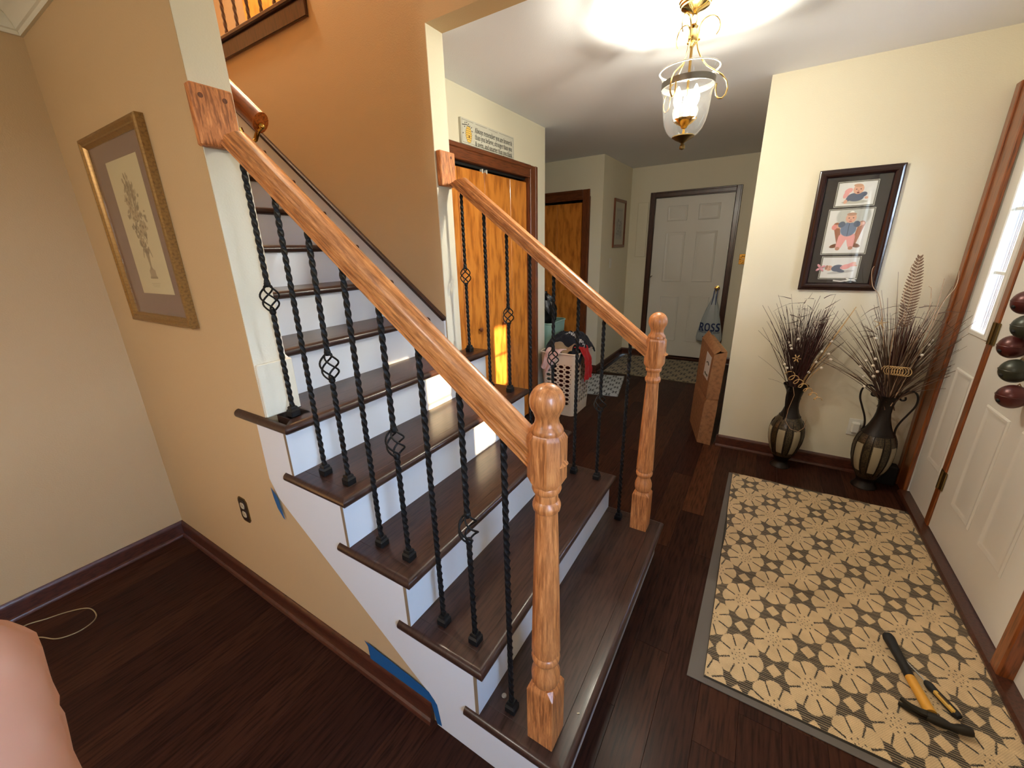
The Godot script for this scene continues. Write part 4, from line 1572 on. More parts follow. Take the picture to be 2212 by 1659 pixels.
func make_small_wall_things() -> void:
	# sign above the closet
	var bz := Basis(Vector3.UP, PI / 2)
	var zc := -1.920
	var root := thing("wooden_sign", "whitewashed wooden sign with a yellow beehive and black lettering above the closet", "sign", V(XC, 2.128, zc))
	var board := flat(Color(0.80, 0.79, 0.73), 0.75)
	wpart(root, "board", MB.new().box(V(XC + 0.0005, 2.1285, zc - 0.313), V(XC + 0.018, 2.270, zc + 0.313), 0.002), board)
	var im := Image.create(626, 142, false, Image.FORMAT_RGB8)
	im.fill(Color(0.80, 0.79, 0.73))
	for i in 260:
		var p := Vector2(rng.randf() * 626, rng.randf() * 142)
		stroke(im, p, p + Vector2(rng.randf_range(10, 60), rng.randf_range(-1, 1)), 0.8, 0.6, Color(0.66, 0.64, 0.58, 0.35))
	var ink := Color(0.20, 0.18, 0.16)
	for q in [[8, 9, 120], [150, 9, 130], [300, 10, 110], [430, 8, 186], [8, 132, 180], [210, 133, 200], [430, 132, 186]]:
		im.fill_rect(Rect2i(q[0], q[1], q[2], 2), Color(0.45, 0.42, 0.38))
	im.fill_rect(Rect2i(8, 9, 2, 124), Color(0.45, 0.42, 0.38))
	im.fill_rect(Rect2i(616, 9, 2, 124), Color(0.45, 0.42, 0.38))
	stroke(im, Vector2(12, 38), Vector2(60, 32), 2.4, 2.0, ink)
	stroke(im, Vector2(60, 32), Vector2(96, 46), 2.0, 1.4, ink)
	for q in [[40, 24], [58, 20], [76, 26], [88, 36], [34, 46], [112, 60], [106, 40], [16, 84]]:
		blob(im, q[0], q[1], 6, 3, rng.randf() * 3.0, ink)
	for i in 7:
		var t := i / 6.0
		var w := 13.0 + 22.0 * sin(PI * (0.12 + 0.76 * t))
		blob(im, 74, 48 + i * 12.0, w + 2.0, 9.5, 0.0, Color(0.40, 0.28, 0.08))
		blob(im, 74, 48 + i * 12.0, w, 7.5, 0.0, Color(0.90, 0.74, 0.36))
	blob(im, 78, 96, 7, 8, 0, Color(0.45, 0.30, 0.10))
	print_part(root, "face", [V(XC + 0.0186, 2.269, zc + 0.312), V(XC + 0.0186, 2.269, zc - 0.312), V(XC + 0.0186, 2.1295, zc - 0.312), V(XC + 0.0186, 2.1295, zc + 0.312)], im, 0.75)
	var black := flat(Color(0.06, 0.055, 0.05), 0.7)
	for q in [["Always remember you are braver &", 2.222], ["than you believe, stronger than you", 2.185], ["& seem, and smarter than you think", 2.147]]:
		var mb := MB.new()
		var want := 0.455
		var wide := lettering(MB.new(), q[0], Transform3D(), 0.026, 0.001)
		var h: float = 0.026
		var tx := Transform3D(bz.scaled_local(V(want / maxf(wide, 0.01), 1.05, 1)), V(XC + 0.0192, q[1], zc + 0.168 + 0.0))
		tx.origin.z = zc + 0.172
		# centred text starts at its own origin
		var lo := 1e9
		lettering(mb, q[0], tx, h, 0.001)
		for p in mb.T:
			lo = minf(lo, -(p.z - tx.origin.z))
		for i in mb.T.size():
			mb.T[i].z += lo
		wpart(root, "lettering", mb, black)
	# outlet on the stair wall
	var plate := PackedVector2Array([Vector2(-0.022, -0.060), Vector2(0.022, -0.060), Vector2(0.035, -0.046), Vector2(0.035, 0.046), Vector2(0.022, 0.060), Vector2(-0.022, 0.060), Vector2(-0.035, 0.046), Vector2(-0.035, -0.046)])
	root = thing("wall_outlet", "brown duplex outlet with a brass edge low on the stair wall", "outlet", V(-0.357, 0.405, 0))
	wpart(root, "plate", MB.new().extrude(plate, Transform3D(Basis(), V(-0.357, 0.467, 0.0004)), 0.004), M.antique_brass)
	var inner := PackedVector2Array()
	for p in plate:
		inner.append(p * 0.88)
	wpart(root, "inset", MB.new().extrude(inner, Transform3D(Basis(), V(-0.357, 0.467, 0.0040)), 0.0016), flat(Color(0.16, 0.10, 0.06), 0.4))
	for dy in [-0.0215, 0.0215]:
		var r := []
		for s in [[0.0165, 0.0055], [0.0165, 0.0075], [0.014, 0.0085]]:
			var ring := PackedVector3Array()
			for i in 20:
				ring.append(V(-0.357 + cos(TAU * i / 20.0) * s[0], 0.467 + dy + clampf(sin(TAU * i / 20.0) * s[0], -0.0135, 0.0135), s[1]))
			r.append(ring)
		var face := wpart(root, "receptacle", MB.new().loft(r), flat(Color(0.72, 0.66, 0.54), 0.4))
		for dx in [-0.006, 0.006]:
			sub(face, "slot", MB.new().box(V(-0.357 + dx - 0.001, 0.467 + dy - 0.002, 0.0083), V(-0.357 + dx + 0.001, 0.467 + dy + 0.006, 0.0088)), M.black, root.position)
	# blue painter's tape
	var t1 := PackedVector2Array([Vector2(-0.066, 0.672), Vector2(-0.050, 0.660), Vector2(-0.028, 0.634), Vector2(-0.020, 0.585), Vector2(-0.012, 0.548), Vector2(-0.022, 0.552), Vector2(-0.048, 0.588), Vector2(-0.060, 0.630)])
	solo("masking_tape", MB.new().extrude(t1, Transform3D(Basis(), V(0, 0, 0.0062)), 0.0006), M.tape, "small torn strip of blue masking tape beside the white stair skirt under the fifth tread", "masking tape")
	var t2 := PackedVector2Array([Vector2(0.362, 0.168), Vector2(0.378, 0.150), Vector2(0.380, 0.092), Vector2(0.6745, 0.092), Vector2(0.692, 0.006), Vector2(0.712, 0.010), Vector2(0.700, 0.100), Vector2(0.668, 0.136), Vector2(0.578, 0.149)])
	solo("masking_tape", MB.new().extrude(t2, Transform3D(Basis(), V(0, 0, 0.0065)), 0.0007), M.tape, "long strip of blue masking tape along the end of the living room baseboard", "masking tape")
	# switches
	root = thing("light_switch", "white light switch below the narrow picture in the back hall", "light switch", V(-0.243, 1.248, -4.437))
	wpart(root, "plate", MB.new().box(V(-0.2428, 1.248, -4.472), V(-0.237, 1.364, -4.402), 0.003), M.white_plastic)
	wpart(root, "toggle", MB.new().boxt(Transform3D(Basis(Vector3.BACK, 0.4), V(-0.233, 1.308, -4.437)), V(0.014, 0.010, 0.008), 0.001), M.white_plastic)
	root = thing("brass_switch_plate", "ornate brass switch plate beside the white hall door", "light switch", V(1.135, 1.25, ZB))
	wpart(root, "plate", MB.new().box(V(1.098, 1.248, ZB + 0.0003), V(1.185, 1.366, ZB + 0.005), 0.003), M.brass)
	var orn := MB.new()
	for i in 10:
		var a := TAU * i / 10.0
		orn.ball(V(1.140 + cos(a) * 0.030, 1.3075 + sin(a) * 0.040, ZB + 0.005), V(0.011, 0.008, 0.004), 8, Basis(Vector3.BACK, a))
	wpart(root, "relief", orn, M.brass)
	wpart(root, "toggle", MB.new().box(V(1.136, 1.300, ZB + 0.005), V(1.144, 1.318, ZB + 0.018), 0.001), M.white_plastic)
	solo("breaker_panel", MB.new().box(V(-0.140, 1.353, ZB + 0.0003), V(-0.006, 2.024, ZB + 0.014), 0.005), M.cream, "cream painted flush panel cover on the back wall left of the white hall door", "panel")
	root = thing("phone_cord", "cream looped cord hanging at the right edge of the back hall", "cord", V(XP - 0.02, 1.45, -3.9))
	var pts := []
	for i in 15:
		var t := i / 14.0
		pts.append(V(XP - 0.010 - 0.030 * sin(PI * t), lerpf(1.74, 1.44, t), -3.90 + 0.05 * t))
	wpart(root, "cord", MB.new().tube(pts, 0.006, 8), M.white_plastic, 60.0)
	# outlet behind the right vase
	root = thing("white_outlet", "white wall outlet with a plugged in adapter behind the right vase", "outlet", V(2.042, 0.262, ZP))
	wpart(root, "plate", MB.new().box(V(2.006, 0.262, ZP + 0.0004), V(2.078, 0.378, ZP + 0.005), 0.003), M.white_plastic)
	wpart(root, "adapter", MB.new().box(V(2.022, 0.290, ZP + 0.005), V(2.064, 0.360, ZP + 0.040), 0.006), M.white_plastic)


# ---------------------------------------------------------------- rugs

func rug_maps(w: int, h: int, width: float, length: float, origin: Vector2, per: Vector2, cream: Color, dark: Color, ladder: float) -> Array:   # [albedo, relief]
	var col := PackedByteArray()
	var hgt := PackedByteArray()
	col.resize(w * h * 3)
	hgt.resize(w * h)
	var f := noise(41, 0.35, 2)
	var g := noise(43, 0.02, 3)
	for j in h:
		var z := (j + 0.5) / h * length - origin.y
		for i in w:
			var x := (i + 0.5) / w * width - origin.x
			# centred rectangular lattice of flowers
			var qx := x / per.x
			var qz := z / per.y
			var ax := qx - roundf(qx)
			var az := qz - roundf(qz)
			var bx := qx - 0.5 - roundf(qx - 0.5)
			var bz := qz - 0.5 - roundf(qz - 0.5)
			if bx * bx + bz * bz < ax * ax + az * az:
				ax = bx
				az = bz
			var n := f.get_noise_2d(i, j)
			var px := ax * 2.0 + n * 0.02
			var pz := az * 2.0 + n * 0.02
			var r := sqrt(px * px + pz * pz)
			var th := atan2(pz, px)
			var lobe := absf(cos(th * 4.0))
			var edge := 0.605 + 0.105 * pow(lobe, 0.6)
			var lit := r < edge
			if lit and r > 0.30:   # seams between the petals
				var seam := absf(sin(th * 4.0 + PI / 2.0))
				if seam * r < 0.070:
					lit = false
			if lit and r < 0.30 and (absf(fmod(absf(th) + 0.001, PI / 4.0) - PI / 8.0) > PI / 8.0 - 0.10) and int(r * 40.0) % 4 == 0:
				lit = false
			# small diamonds in the gaps
			var dx := absf(absf(ax) - 0.5) if absf(ax) > absf(az) else absf(ax)
			var dz := absf(az) if absf(ax) > absf(az) else absf(absf(az) - 0.5)
			if dx / 0.112 + dz / 0.100 < 1.0:
				lit = true
			var v := 1.0 if lit else 0.0
			if not lit and ladder > 0.0 and r > 0.56:
				var s := fmod(z / 0.0078 + 1000.0, 1.0)
				v = ladder if s < 0.42 else 0.0
			var weave := 0.90 + 0.10 * sin(x / 0.0030 * PI) * sin(z / 0.0036 * PI) + 0.07 * n + 0.06 * g.get_noise_2d(i, j)
			var c := dark.lerp(cream, v) * weave
			var k := (j * w + i)
			col[k * 3] = clampi(int(c.r * 255.0), 0, 255)
			col[k * 3 + 1] = clampi(int(c.g * 255.0), 0, 255)
			col[k * 3 + 2] = clampi(int(c.b * 255.0), 0, 255)
			hgt[k] = clampi(int((0.25 + 0.5 * v + 0.20 * sin(x / 0.0030 * PI) * sin(z / 0.0036 * PI) + 0.1 * n) * 255.0), 0, 255)
	return [Image.create_from_data(w, h, false, Image.FORMAT_RGB8, col), Image.create_from_data(w, h, false, Image.FORMAT_L8, hgt)]


func make_rug(called: String, label: String, corners: Array, thick: float, maps: Array, edge: Color) -> void:   # corners on the floor: far left, far right, near right, near left
	var c: Vector3 = (corners[0] + corners[2]) / 2.0
	var root := thing(called, label, "rug", c)
	var m := flat(Color(1, 1, 1), 0.95)
	m.albedo_texture = ImageTexture.create_from_image(maps[0])
	m.heightmap_enabled = true
	m.heightmap_texture = ImageTexture.create_from_image(maps[1])
	m.heightmap_scale = 0.35
	m.rim_enabled = true
	m.rim = 0.3
	var o := MeshInstance3D.new()
	o.name = "pile"
	var up := V(0, thick, 0)
	var f := noise(61, 1.6, 2)
	o.mesh = uv_sheet(corners.map(func(p): return p - c + up), 24, 40, func(p, u, v): return p + Vector3.UP * (0.0022 * f.get_noise_2d(p.x, p.z) - 0.004 * pow(maxf(absf(u * 2 - 1), absf(v * 2 - 1)), 24.0)))
	o.material_override = m
	root.add_child(o, true)
	var side := MB.new()
	var r0 := PackedVector3Array()
	var r1 := PackedVector3Array()
	for k in 4:
		var a: Vector3 = corners[k]
		var b: Vector3 = corners[(k + 1) % 4]
		for i in 12:
			var p := a.lerp(b, i / 12.0)
			var n := (p - c).normalized() * 0.003
			r0.append(p + n)
			r1.append(p + Vector3.UP * (thick - 0.0045))
	side.loft([r0, r1])
	wpart(root, "edge", side, flat(edge, 0.95))


func make_rugs() -> void:
	var maps := rug_maps(640, 1150, 0.885, 1.60, Vector2(0.105, 0.272), Vector2(0.2225, 0.297), Color(0.84, 0.73, 0.56), Color(0.19, 0.165, 0.13), 0.60)
	make_rug("entry_rug", "cream flower patterned woven rug with dark grid in front of the front door", [V(1.4035, 0.0045, -2.217), V(2.2885, 0.0045, -2.217), V(2.2985, 0.0045, -0.617), V(1.4235, 0.0045, -0.617)], 0.011, maps, Color(0.22, 0.20, 0.17))
	solo("rug_pad", MB.new().boxt(Transform3D(Basis(Vector3.UP, -0.008), V(1.838, 0.0022, -1.405)), V(0.925, 0.0040, 1.635), 0.001), flat(Color(0.36, 0.34, 0.32), 0.95), "thin grey rug pad peeping out under the left edge of the entry rug", "rug pad")
	var m2 := rug_maps(420, 300, 1.25, 0.92, Vector2(0.05, 0.04), Vector2(0.150, 0.200), Color(0.62, 0.56, 0.44), Color(0.13, 0.11, 0.09), 0.0)
	make_rug("back_door_rug", "beige rug with a dark lattice in front of the white back door", [V(-0.170, 0.0, -5.098), V(1.10, 0.0, -5.098), V(1.10, 0.0, -4.150), V(-0.170, 0.0, -4.150)], 0.010, m2, Color(0.42, 0.38, 0.30))
	var m3 := rug_maps(220, 330, 0.48, 0.74, Vector2(0.06, 0.05), Vector2(0.125, 0.165), Color(0.80, 0.82, 0.82), Color(0.12, 0.12, 0.13), 0.0)
	var a := Basis(Vector3.UP, 0.19)
	var c := V(-0.035, 0.0, -3.655)
	make_rug("small_mat", "small white mat with a dark lattice behind the laundry basket", [c + a * V(-0.235, 0, -0.365), c + a * V(0.235, 0, -0.365), c + a * V(0.235, 0, 0.365), c + a * V(-0.235, 0, 0.365)], 0.009, m3, Color(0.55, 0.56, 0.56))


# ---------------------------------------------------------------- tools on the rug

func make_tools() -> void:
	var y := 0.0165
	var root := thing("hammer", "claw hammer with black and yellow handle lying on the entry rug", "hammer", V(2.03, y, -0.95))
	var a := V(2.0036, 0, -1.125)
	var b := V(2.0345, 0, -0.952)
	var c := V(2.0600, 0, -0.832)
	var grip := []
	var rad := []
	for q in [[0.0, 0.011], [0.02, 0.0165], [0.10, 0.019], [0.22, 0.0175], [0.55, 0.0150], [0.85, 0.0145], [1.0, 0.0150]]:
		grip.append(a.lerp(b, q[0]) + Vector3.UP * (y + 0.0195))
		rad.append(q[1])
	var rubber := flat(Color(0.035, 0.037, 0.045), 0.7)
	wpart(root, "grip", MB.new().tube(grip, rad, 16), rubber, 50.0)
	wpart(root, "handle", MB.new().tube([b + Vector3.UP * (y + 0.0195), b.lerp(c, 0.5) + Vector3.UP * (y + 0.0195), c + Vector3.UP * (y + 0.0195)], [0.0145, 0.0152, 0.0160], 16), flat(Color(0.80, 0.58, 0.20), 0.5), 50.0)
	var head := MB.new()
	var h := Vector3.UP * (y + 0.0195)
	head.tube([V(2.150, 0, -0.822) + h, V(2.142, 0, -0.821) + h, V(2.122, 0, -0.816) + h, V(2.112, 0, -0.813) + h, V(2.100, 0, -0.811) + h, V(2.085, 0, -0.812) + h, V(2.065, 0, -0.815) + h, V(2.046, 0, -0.817) + h], [0.0125, 0.0145, 0.0145, 0.0115, 0.0105, 0.0150, 0.0165, 0.0140], 14)
	for s in [-1.0, 1.0]:
		head.ribbon([V(2.050, 0.0195 + y + s * 0.006, -0.817), V(2.030, 0.0195 + y + s * 0.0075, -0.815), V(2.008, 0.0195 + y + s * 0.009, -0.820), V(1.984, 0.0195 + y + s * 0.0105, -0.832)], [0.011, 0.0095, 0.007, 0.004], 0.0045, Vector3.BACK)
	wpart(root, "head", head, M.dull_steel, 45.0)
	root = thing("screwdriver", "screwdriver with black and yellow handle beside the hammer on the rug", "screwdriver", V(2.10, y, -0.95))
	a = V(2.0775, 0, -0.968)
	b = V(2.1360, 0, -0.868)
	var d := (b - a).normalized()
	var side := d.cross(Vector3.UP)
	var shaft := MB.new().tube([a - d * 0.098 + Vector3.UP * (y + 0.012), a + Vector3.UP * (y + 0.013)], 0.0028, 10)
	wpart(root, "shank", shaft, M.steel)
	var hp := []
	var hr := []
	for q in [[0.0, 0.006], [0.05, 0.0105], [0.14, 0.013], [0.3, 0.0115], [0.6, 0.0125], [0.92, 0.0125], [1.0, 0.009]]:
		hp.append(a.lerp(b, q[0]) + Vector3.UP * (y + 0.013))
		hr.append(q[1])
	wpart(root, "handle", MB.new().tube(hp, hr, 12), rubber, 50.0)
	var strip := MB.new()
	for s in [0.5]:
		strip.boxt(Transform3D(Basis(side, Vector3.UP, -d), a.lerp(b, 0.62) + Vector3.UP * (y + 0.0185) + side * 0.0065), V(0.0125, 0.0150, 0.070), 0.004)
	var st := wpart(root, "yellow_inlay", strip, flat(Color(0.78, 0.62, 0.26), 0.5))
	sub(st, "stamp", MB.new().boxt(Transform3D(Basis(side, Vector3.UP, -d), a.lerp(b, 0.58) + Vector3.UP * (y + 0.0262) + side * 0.0065), V(0.005, 0.0006, 0.036)), flat(Color(0.34, 0.24, 0.06), 0.6), root.position)


# ---------------------------------------------------------------- vases with dried arrangements

func blade(from: Vector3, to: Vector3, bend: Vector3, w: float, mb: MB, n := 6) -> void:
	var pts := []
	var ws := []
	for i in n + 1:
		var t := float(i) / n
		pts.append(from.lerp(to, t) + bend * (t * t * (1.0 if t < 0.7 else 1.0)))
		ws.append(maxf(w * (1.0 - t * t), w * 0.16))
	mb.ribbon(pts, ws, w * 0.16, Vector3(rng.randf_range(-1, 1), 0.1, rng.randf_range(-1, 1)).normalized())


func berry_sprig(root: Node3D, base: Vector3, tips: Array, stem: Material, berry: Material) -> void:
	var mb := MB.new()
	var bb := MB.new()
	for t in tips:
		var mid: Vector3 = base.lerp(t, 0.6) + V(0, 0.02, 0)
		mb.tube([base, mid, t], [0.0022, 0.0016, 0.0012], 5)
		bb.ball(t, V(0.0085, 0.0085, 0.0085), 10)
	var p := wpart(root, "berry_stem", mb, stem)
	for t in tips:
		sub(p, "berry", MB.new().ball(t, V(0.0085, 0.0085, 0.0085), 10), berry, root.position, 60.0)


func coil(from: Vector3, to: Vector3, r0: float, r1: float, turns: float, w: float) -> MB:
	var d := (to - from).normalized()
	var a := d.cross(Vector3.UP).normalized()
	var b := a.cross(d).normalized()
	var pts := []
	var n := int(turns * 16)
	for i in n + 1:
		var t := float(i) / n
		var th := t * turns * TAU
		var r := lerpf(r0, r1, t)
		pts.append(from.lerp(to, t) + (a * cos(th) + b * sin(th)) * r)
	return MB.new().tube(pts, w, 6)


func make_vase(at: Vector3, prof: Array, inner: Array, label: String, hd: Vector3, hpath: Array, hands: Array, panel_y: Array, phase: float, metal: Material, mosaic: Material, tile: Material) -> Node3D:
	var root := thing("floor_vase", label, "vase", at, "pair of tall metal floor vases")
	var body := []
	var neck := []
	var foot := []
	for p in prof:
		if p.y <= panel_y[0] - 0.06:
			foot.append(p)
		elif p.y <= panel_y[2]:
			body.append(p)
		else:
			neck.append(p)
	foot.append(body[0])
	neck.push_front(body[body.size() - 1])
	neck.append_array(inner)
	part(root, "foot", MB.new().lathe(foot, 40), metal)
	part(root, "body", MB.new().lathe(body, 40), mosaic)
	part(root, "neck", MB.new().lathe(neck, 40), metal)
	var last: Vector2 = body[body.size() - 1]
	var ring := []
	for i in 32:
		ring.append(V(cos(TAU * i / 32.0) * (last.x + 0.001), last.y, sin(TAU * i / 32.0) * (last.x + 0.001)))
	part(root, "band", MB.new().tube(ring, 0.0025, 6, false, true), metal)
	var rad := func(y: float) -> float:
		for i in prof.size() - 1:
			if y >= prof[i].y and y <= prof[i + 1].y:
				return lerpf(prof[i].x, prof[i + 1].x, (y - prof[i].y) / maxf(prof[i + 1].y - prof[i].y, 1e-6))
		return 0.05
	for k in 7:
		var a0 := phase + TAU * k / 7.0
		part(root, "glass_tile", MB.new().sheet(6, 10, func(u, v):
			var y: float = lerpf(panel_y[0], panel_y[1], v)
			var r: float = rad.call(y) + 0.0022
			var a: float = a0 - (u - 0.5) * 0.40
			return V(cos(a) * r, y, sin(a) * r), 0.0035), tile, 30.0)
		for s in [-0.27, 0.27]:
			var lead := []
			for i in 9:
				var y: float = lerpf(panel_y[0] - 0.02, panel_y[2] - 0.03, i / 8.0)
				var r: float = rad.call(y) + 0.0008
				lead.append(V(cos(a0 + s) * r, y, sin(a0 + s) * r))
			part(root, "rib", MB.new().tube(lead, 0.0022, 5), metal)
	for s in hands:
		var pts := []
		for p in hpath:
			pts.append(hd * (p.x * s) + Vector3.UP * p.y)
		# smooth the path
		var c := Curve3D.new()
		for i in pts.size():
			var t: Vector3 = (pts[mini(i + 1, pts.size() - 1)] - pts[maxi(i - 1, 0)]) * 0.18
			c.add_point(pts[i], -t, t)
		c.bake_interval = 0.008
		part(root, "handle", MB.new().tube(Array(c.get_baked_points()), 0.0052, 8), metal, 60.0)
	return root


func make_vases() -> void:
	var metal := grained(M.blotch_tex, Color(0.105, 0.075, 0.062), 0.45, Vector3(6, 6, 6))
	metal.metallic = 0.35
	var crack := noise(71, 0.035, 2, FastNoiseLite.TYPE_CELLULAR)
	crack.cellular_return_type = FastNoiseLite.RETURN_DISTANCE2_SUB
	var tex := noise_tex(crack, [[0.0, Color(0.05, 0.045, 0.03)], [0.16, Color(0.07, 0.06, 0.045)], [0.22, Color(0.30, 0.27, 0.20)], [1.0, Color(0.42, 0.38, 0.30)]], 256)
	var mosaic := grained(tex, Color(0.86, 0.80, 0.72), 0.3, Vector3(9, 9, 9))
	var tile := flat(Color(0.60, 0.56, 0.46), 0.25)
	tile.clearcoat_enabled = true
	tile.clearcoat = 0.4
	var right := Vector3(0.977, 0, 0.213)
	var fwd := Vector3(-0.213, 0, 0.977)
	var b1 := V(1.676, 0, -2.510)
	var p1 := [Vector2(0.0, 0.0), Vector2(0.061, 0), Vector2(0.060, 0.006), Vector2(0.050, 0.018), Vector2(0.040, 0.034), Vector2(0.040, 0.046), Vector2(0.047, 0.062), Vector2(0.062, 0.09), Vector2(0.082, 0.14), Vector2(0.096, 0.19), Vector2(0.1025, 0.24), Vector2(0.1025, 0.275), Vector2(0.095, 0.315), Vector2(0.078, 0.350), Vector2(0.060, 0.378), Vector2(0.048, 0.405), Vector2(0.039, 0.440), Vector2(0.0365, 0.475), Vector2(0.040, 0.515), Vector2(0.049, 0.555), Vector2(0.064, 0.585), Vector2(0.071, 0.598)]
	make_vase(b1, p1, [Vector2(0.068, 0.598), Vector2(0.045, 0.553), Vector2(0.034, 0.49), Vector2(0.033, 0.46), Vector2(0.0, 0.455)], "tall dark metal vase with glass tile panels standing left, below the photo frame", (fwd * 0.94 - right * 0.34).normalized(), [Vector2(0.070, 0.362), Vector2(0.064, 0.40), Vector2(0.072, 0.46), Vector2(0.082, 0.52), Vector2(0.080, 0.565), Vector2(0.068, 0.585), Vector2(0.056, 0.575), Vector2(0.055, 0.555)], [1.0, -1.0], [0.125, 0.300, 0.378], 1.02, metal, mosaic, tile)
	var b2 := V(2.121, 0, -2.461)
	var p2 := [Vector2(0.0, 0.0), Vector2(0.064, 0), Vector2(0.063, 0.008), Vector2(0.052, 0.022), Vector2(0.044, 0.040), Vector2(0.044, 0.052), Vector2(0.052, 0.07), Vector2(0.068, 0.105), Vector2(0.086, 0.15), Vector2(0.097, 0.20), Vector2(0.1015, 0.25), Vector2(0.1015, 0.29), Vector2(0.094, 0.335), Vector2(0.079, 0.370), Vector2(0.062, 0.398), Vector2(0.052, 0.425), Vector2(0.040, 0.465), Vector2(0.0345, 0.500), Vector2(0.0345, 0.545), Vector2(0.040, 0.580), Vector2(0.049, 0.605), Vector2(0.054, 0.615)]
	make_vase(b2, p2, [Vector2(0.051, 0.615), Vector2(0.037, 0.575), Vector2(0.031, 0.52), Vector2(0.0, 0.515)], "tall dark metal vase with two curled handles standing right, beside the front door", right, [Vector2(0.074, 0.372), Vector2(0.070, 0.41), Vector2(0.080, 0.46), Vector2(0.103, 0.52), Vector2(0.122, 0.575), Vector2(0.122, 0.625), Vector2(0.105, 0.655), Vector2(0.080, 0.655), Vector2(0.058, 0.635), Vector2(0.050, 0.610), Vector2(0.060, 0.595), Vector2(0.074, 0.602), Vector2(0.072, 0.618)], [1.0, -1.0], [0.125, 0.310, 0.398], 0.70, metal, mosaic, tile)

	var burgundy := flat(Color(0.27, 0.10, 0.085), 0.8)
	var brown := flat(Color(0.34, 0.25, 0.19), 0.85)
	var deep := flat(Color(0.22, 0.125, 0.105), 0.85)
	var straw := flat(Color(0.74, 0.60, 0.40), 0.7)
	var willow := flat(Color(0.66, 0.54, 0.42), 0.7)
	var white := flat(Color(0.88, 0.84, 0.78), 0.5)
	# left arrangement
	var root := thing("dried_arrangement", "shorter arrangement of burgundy reeds and white berries in the left vase", "dried flowers", b1 + Vector3.UP * 0.46, "dried arrangements in the floor vases")
	var at := func(b: Vector3, s: float, y: float, t := 0.0) -> Vector3:
		return b + right * s + fwd * t + Vector3.UP * y
	var mb := MB.new()
	for i in 46:
		var s := rng.randfn(0.035, 0.022)
		var top := rng.randf_range(0.88, 1.10)
		blade(at.call(b1, rng.randfn(0.0, 0.012), 0.50, rng.randfn(0, 0.012)), at.call(b1, s + (top - 0.5) * 0.05, top, rng.randfn(0, 0.02)), right * rng.randf_range(-0.01, 0.02), 0.0045, mb, 3)
	wpart(root, "reed_bundle", mb, burgundy).set_meta("kind", "stuff")
	mb = MB.new()
	for i in 150:
		var s := rng.randfn(-0.035, 0.058)
		var top := rng.randf_range(0.85, 1.16)
		blade(at.call(b1, rng.randfn(0, 0.014), 0.50, rng.randfn(0, 0.014)), at.call(b1, s, top, rng.randfn(0.01, 0.045)), right * rng.randfn(0.0, 0.08) + fwd * rng.randfn(0, 0.04) + Vector3.UP * rng.randf_range(-0.06, 0.02), rng.randf_range(0.0022, 0.0040), mb)
	for i in 34:
		var s := rng.randfn(-0.02, 0.055)
		var y := rng.randf_range(0.95, 1.16)
		var f: Vector3 = at.call(b1, s, y, rng.randfn(0.01, 0.03))
		blade(f, f + right * rng.randf_range(-0.09, 0.09) + Vector3.UP * rng.randf_range(-0.03, 0.07), Vector3.UP * rng.randf_range(-0.03, 0.01), 0.0022, mb, 4)
	wpart(root, "grass_blades", mb, deep).set_meta("kind", "stuff")
	mb = MB.new()
	for q in [[-0.218, 1.01, -0.02], [-0.243, 0.817, -0.06], [-0.16, 0.71, -0.10], [-0.17, 0.83, 0.0], [0.16, 1.06, 0.02], [0.20, 0.93, 0.0], [0.17, 0.98, -0.01], [-0.12, 1.18, 0.0], [0.10, 1.16, 0.03]]:
		blade(at.call(b1, 0, 0.52), at.call(b1, q[0] * 0.55, q[1] * 0.9 + 0.05, 0.01), right * (q[0] * 0.45) + Vector3.UP * (q[1] * 0.1 - 0.05 + q[2]), 0.0028, mb, 8)
	wpart(root, "long_blade", mb, brown).set_meta("kind", "stuff")
	berry_sprig(root, at.call(b1, 0.0, 0.56, 0.02), [at.call(b1, -0.031, 0.909, 0.05), at.call(b1, -0.056, 0.845, 0.06), at.call(b1, -0.08, 0.878, 0.04), at.call(b1, -0.066, 0.862, 0.05)], deep, white)
	berry_sprig(root, at.call(b1, -0.01, 0.56, 0.03), [at.call(b1, -0.076, 0.738, 0.06), at.call(b1, -0.058, 0.718, 0.07), at.call(b1, -0.035, 0.723, 0.06)], deep, white)
	berry_sprig(root, at.call(b1, 0.02, 0.57, 0.01), [at.call(b1, 0.096, 0.837, 0.01), at.call(b1, 0.132, 0.83, 0.02), at.call(b1, 0.147, 0.797, 0.02), at.call(b1, 0.113, 0.74, 0.03), at.call(b1, 0.13, 0.906, 0.0), at.call(b1, 0.08, 0.77, 0.02), at.call(b1, 0.055, 0.70, 0.03)], straw, white)
	wpart(root, "straw_curl", coil(at.call(b1, -0.045, 0.675, 0.05), at.call(b1, 0.16, 0.600, 0.26), 0.026, 0.014, 6.5, 0.0026), straw, 60.0)
	wpart(root, "straw_reed", MB.new().ribbon([at.call(b1, 0.01, 0.56, 0), at.call(b1, 0.06, 0.70, 0), at.call(b1, 0.12, 0.88, -0.01), at.call(b1, 0.205, 1.12, -0.02)], [0.005, 0.006, 0.005, 0.002], 0.001, right), straw)
	mb = MB.new()
	for k in 6:
		var a := TAU * k / 6.0
		mb.ball(at.call(b1, -0.016 + cos(a) * 0.014, 0.789 + sin(a) * 0.016, 0.075), V(0.011, 0.004, 0.003), 8, Basis(fwd.cross(right).normalized(), 0.0) * Basis(Vector3.BACK, a))
	wpart(root, "star_flower", mb, straw)
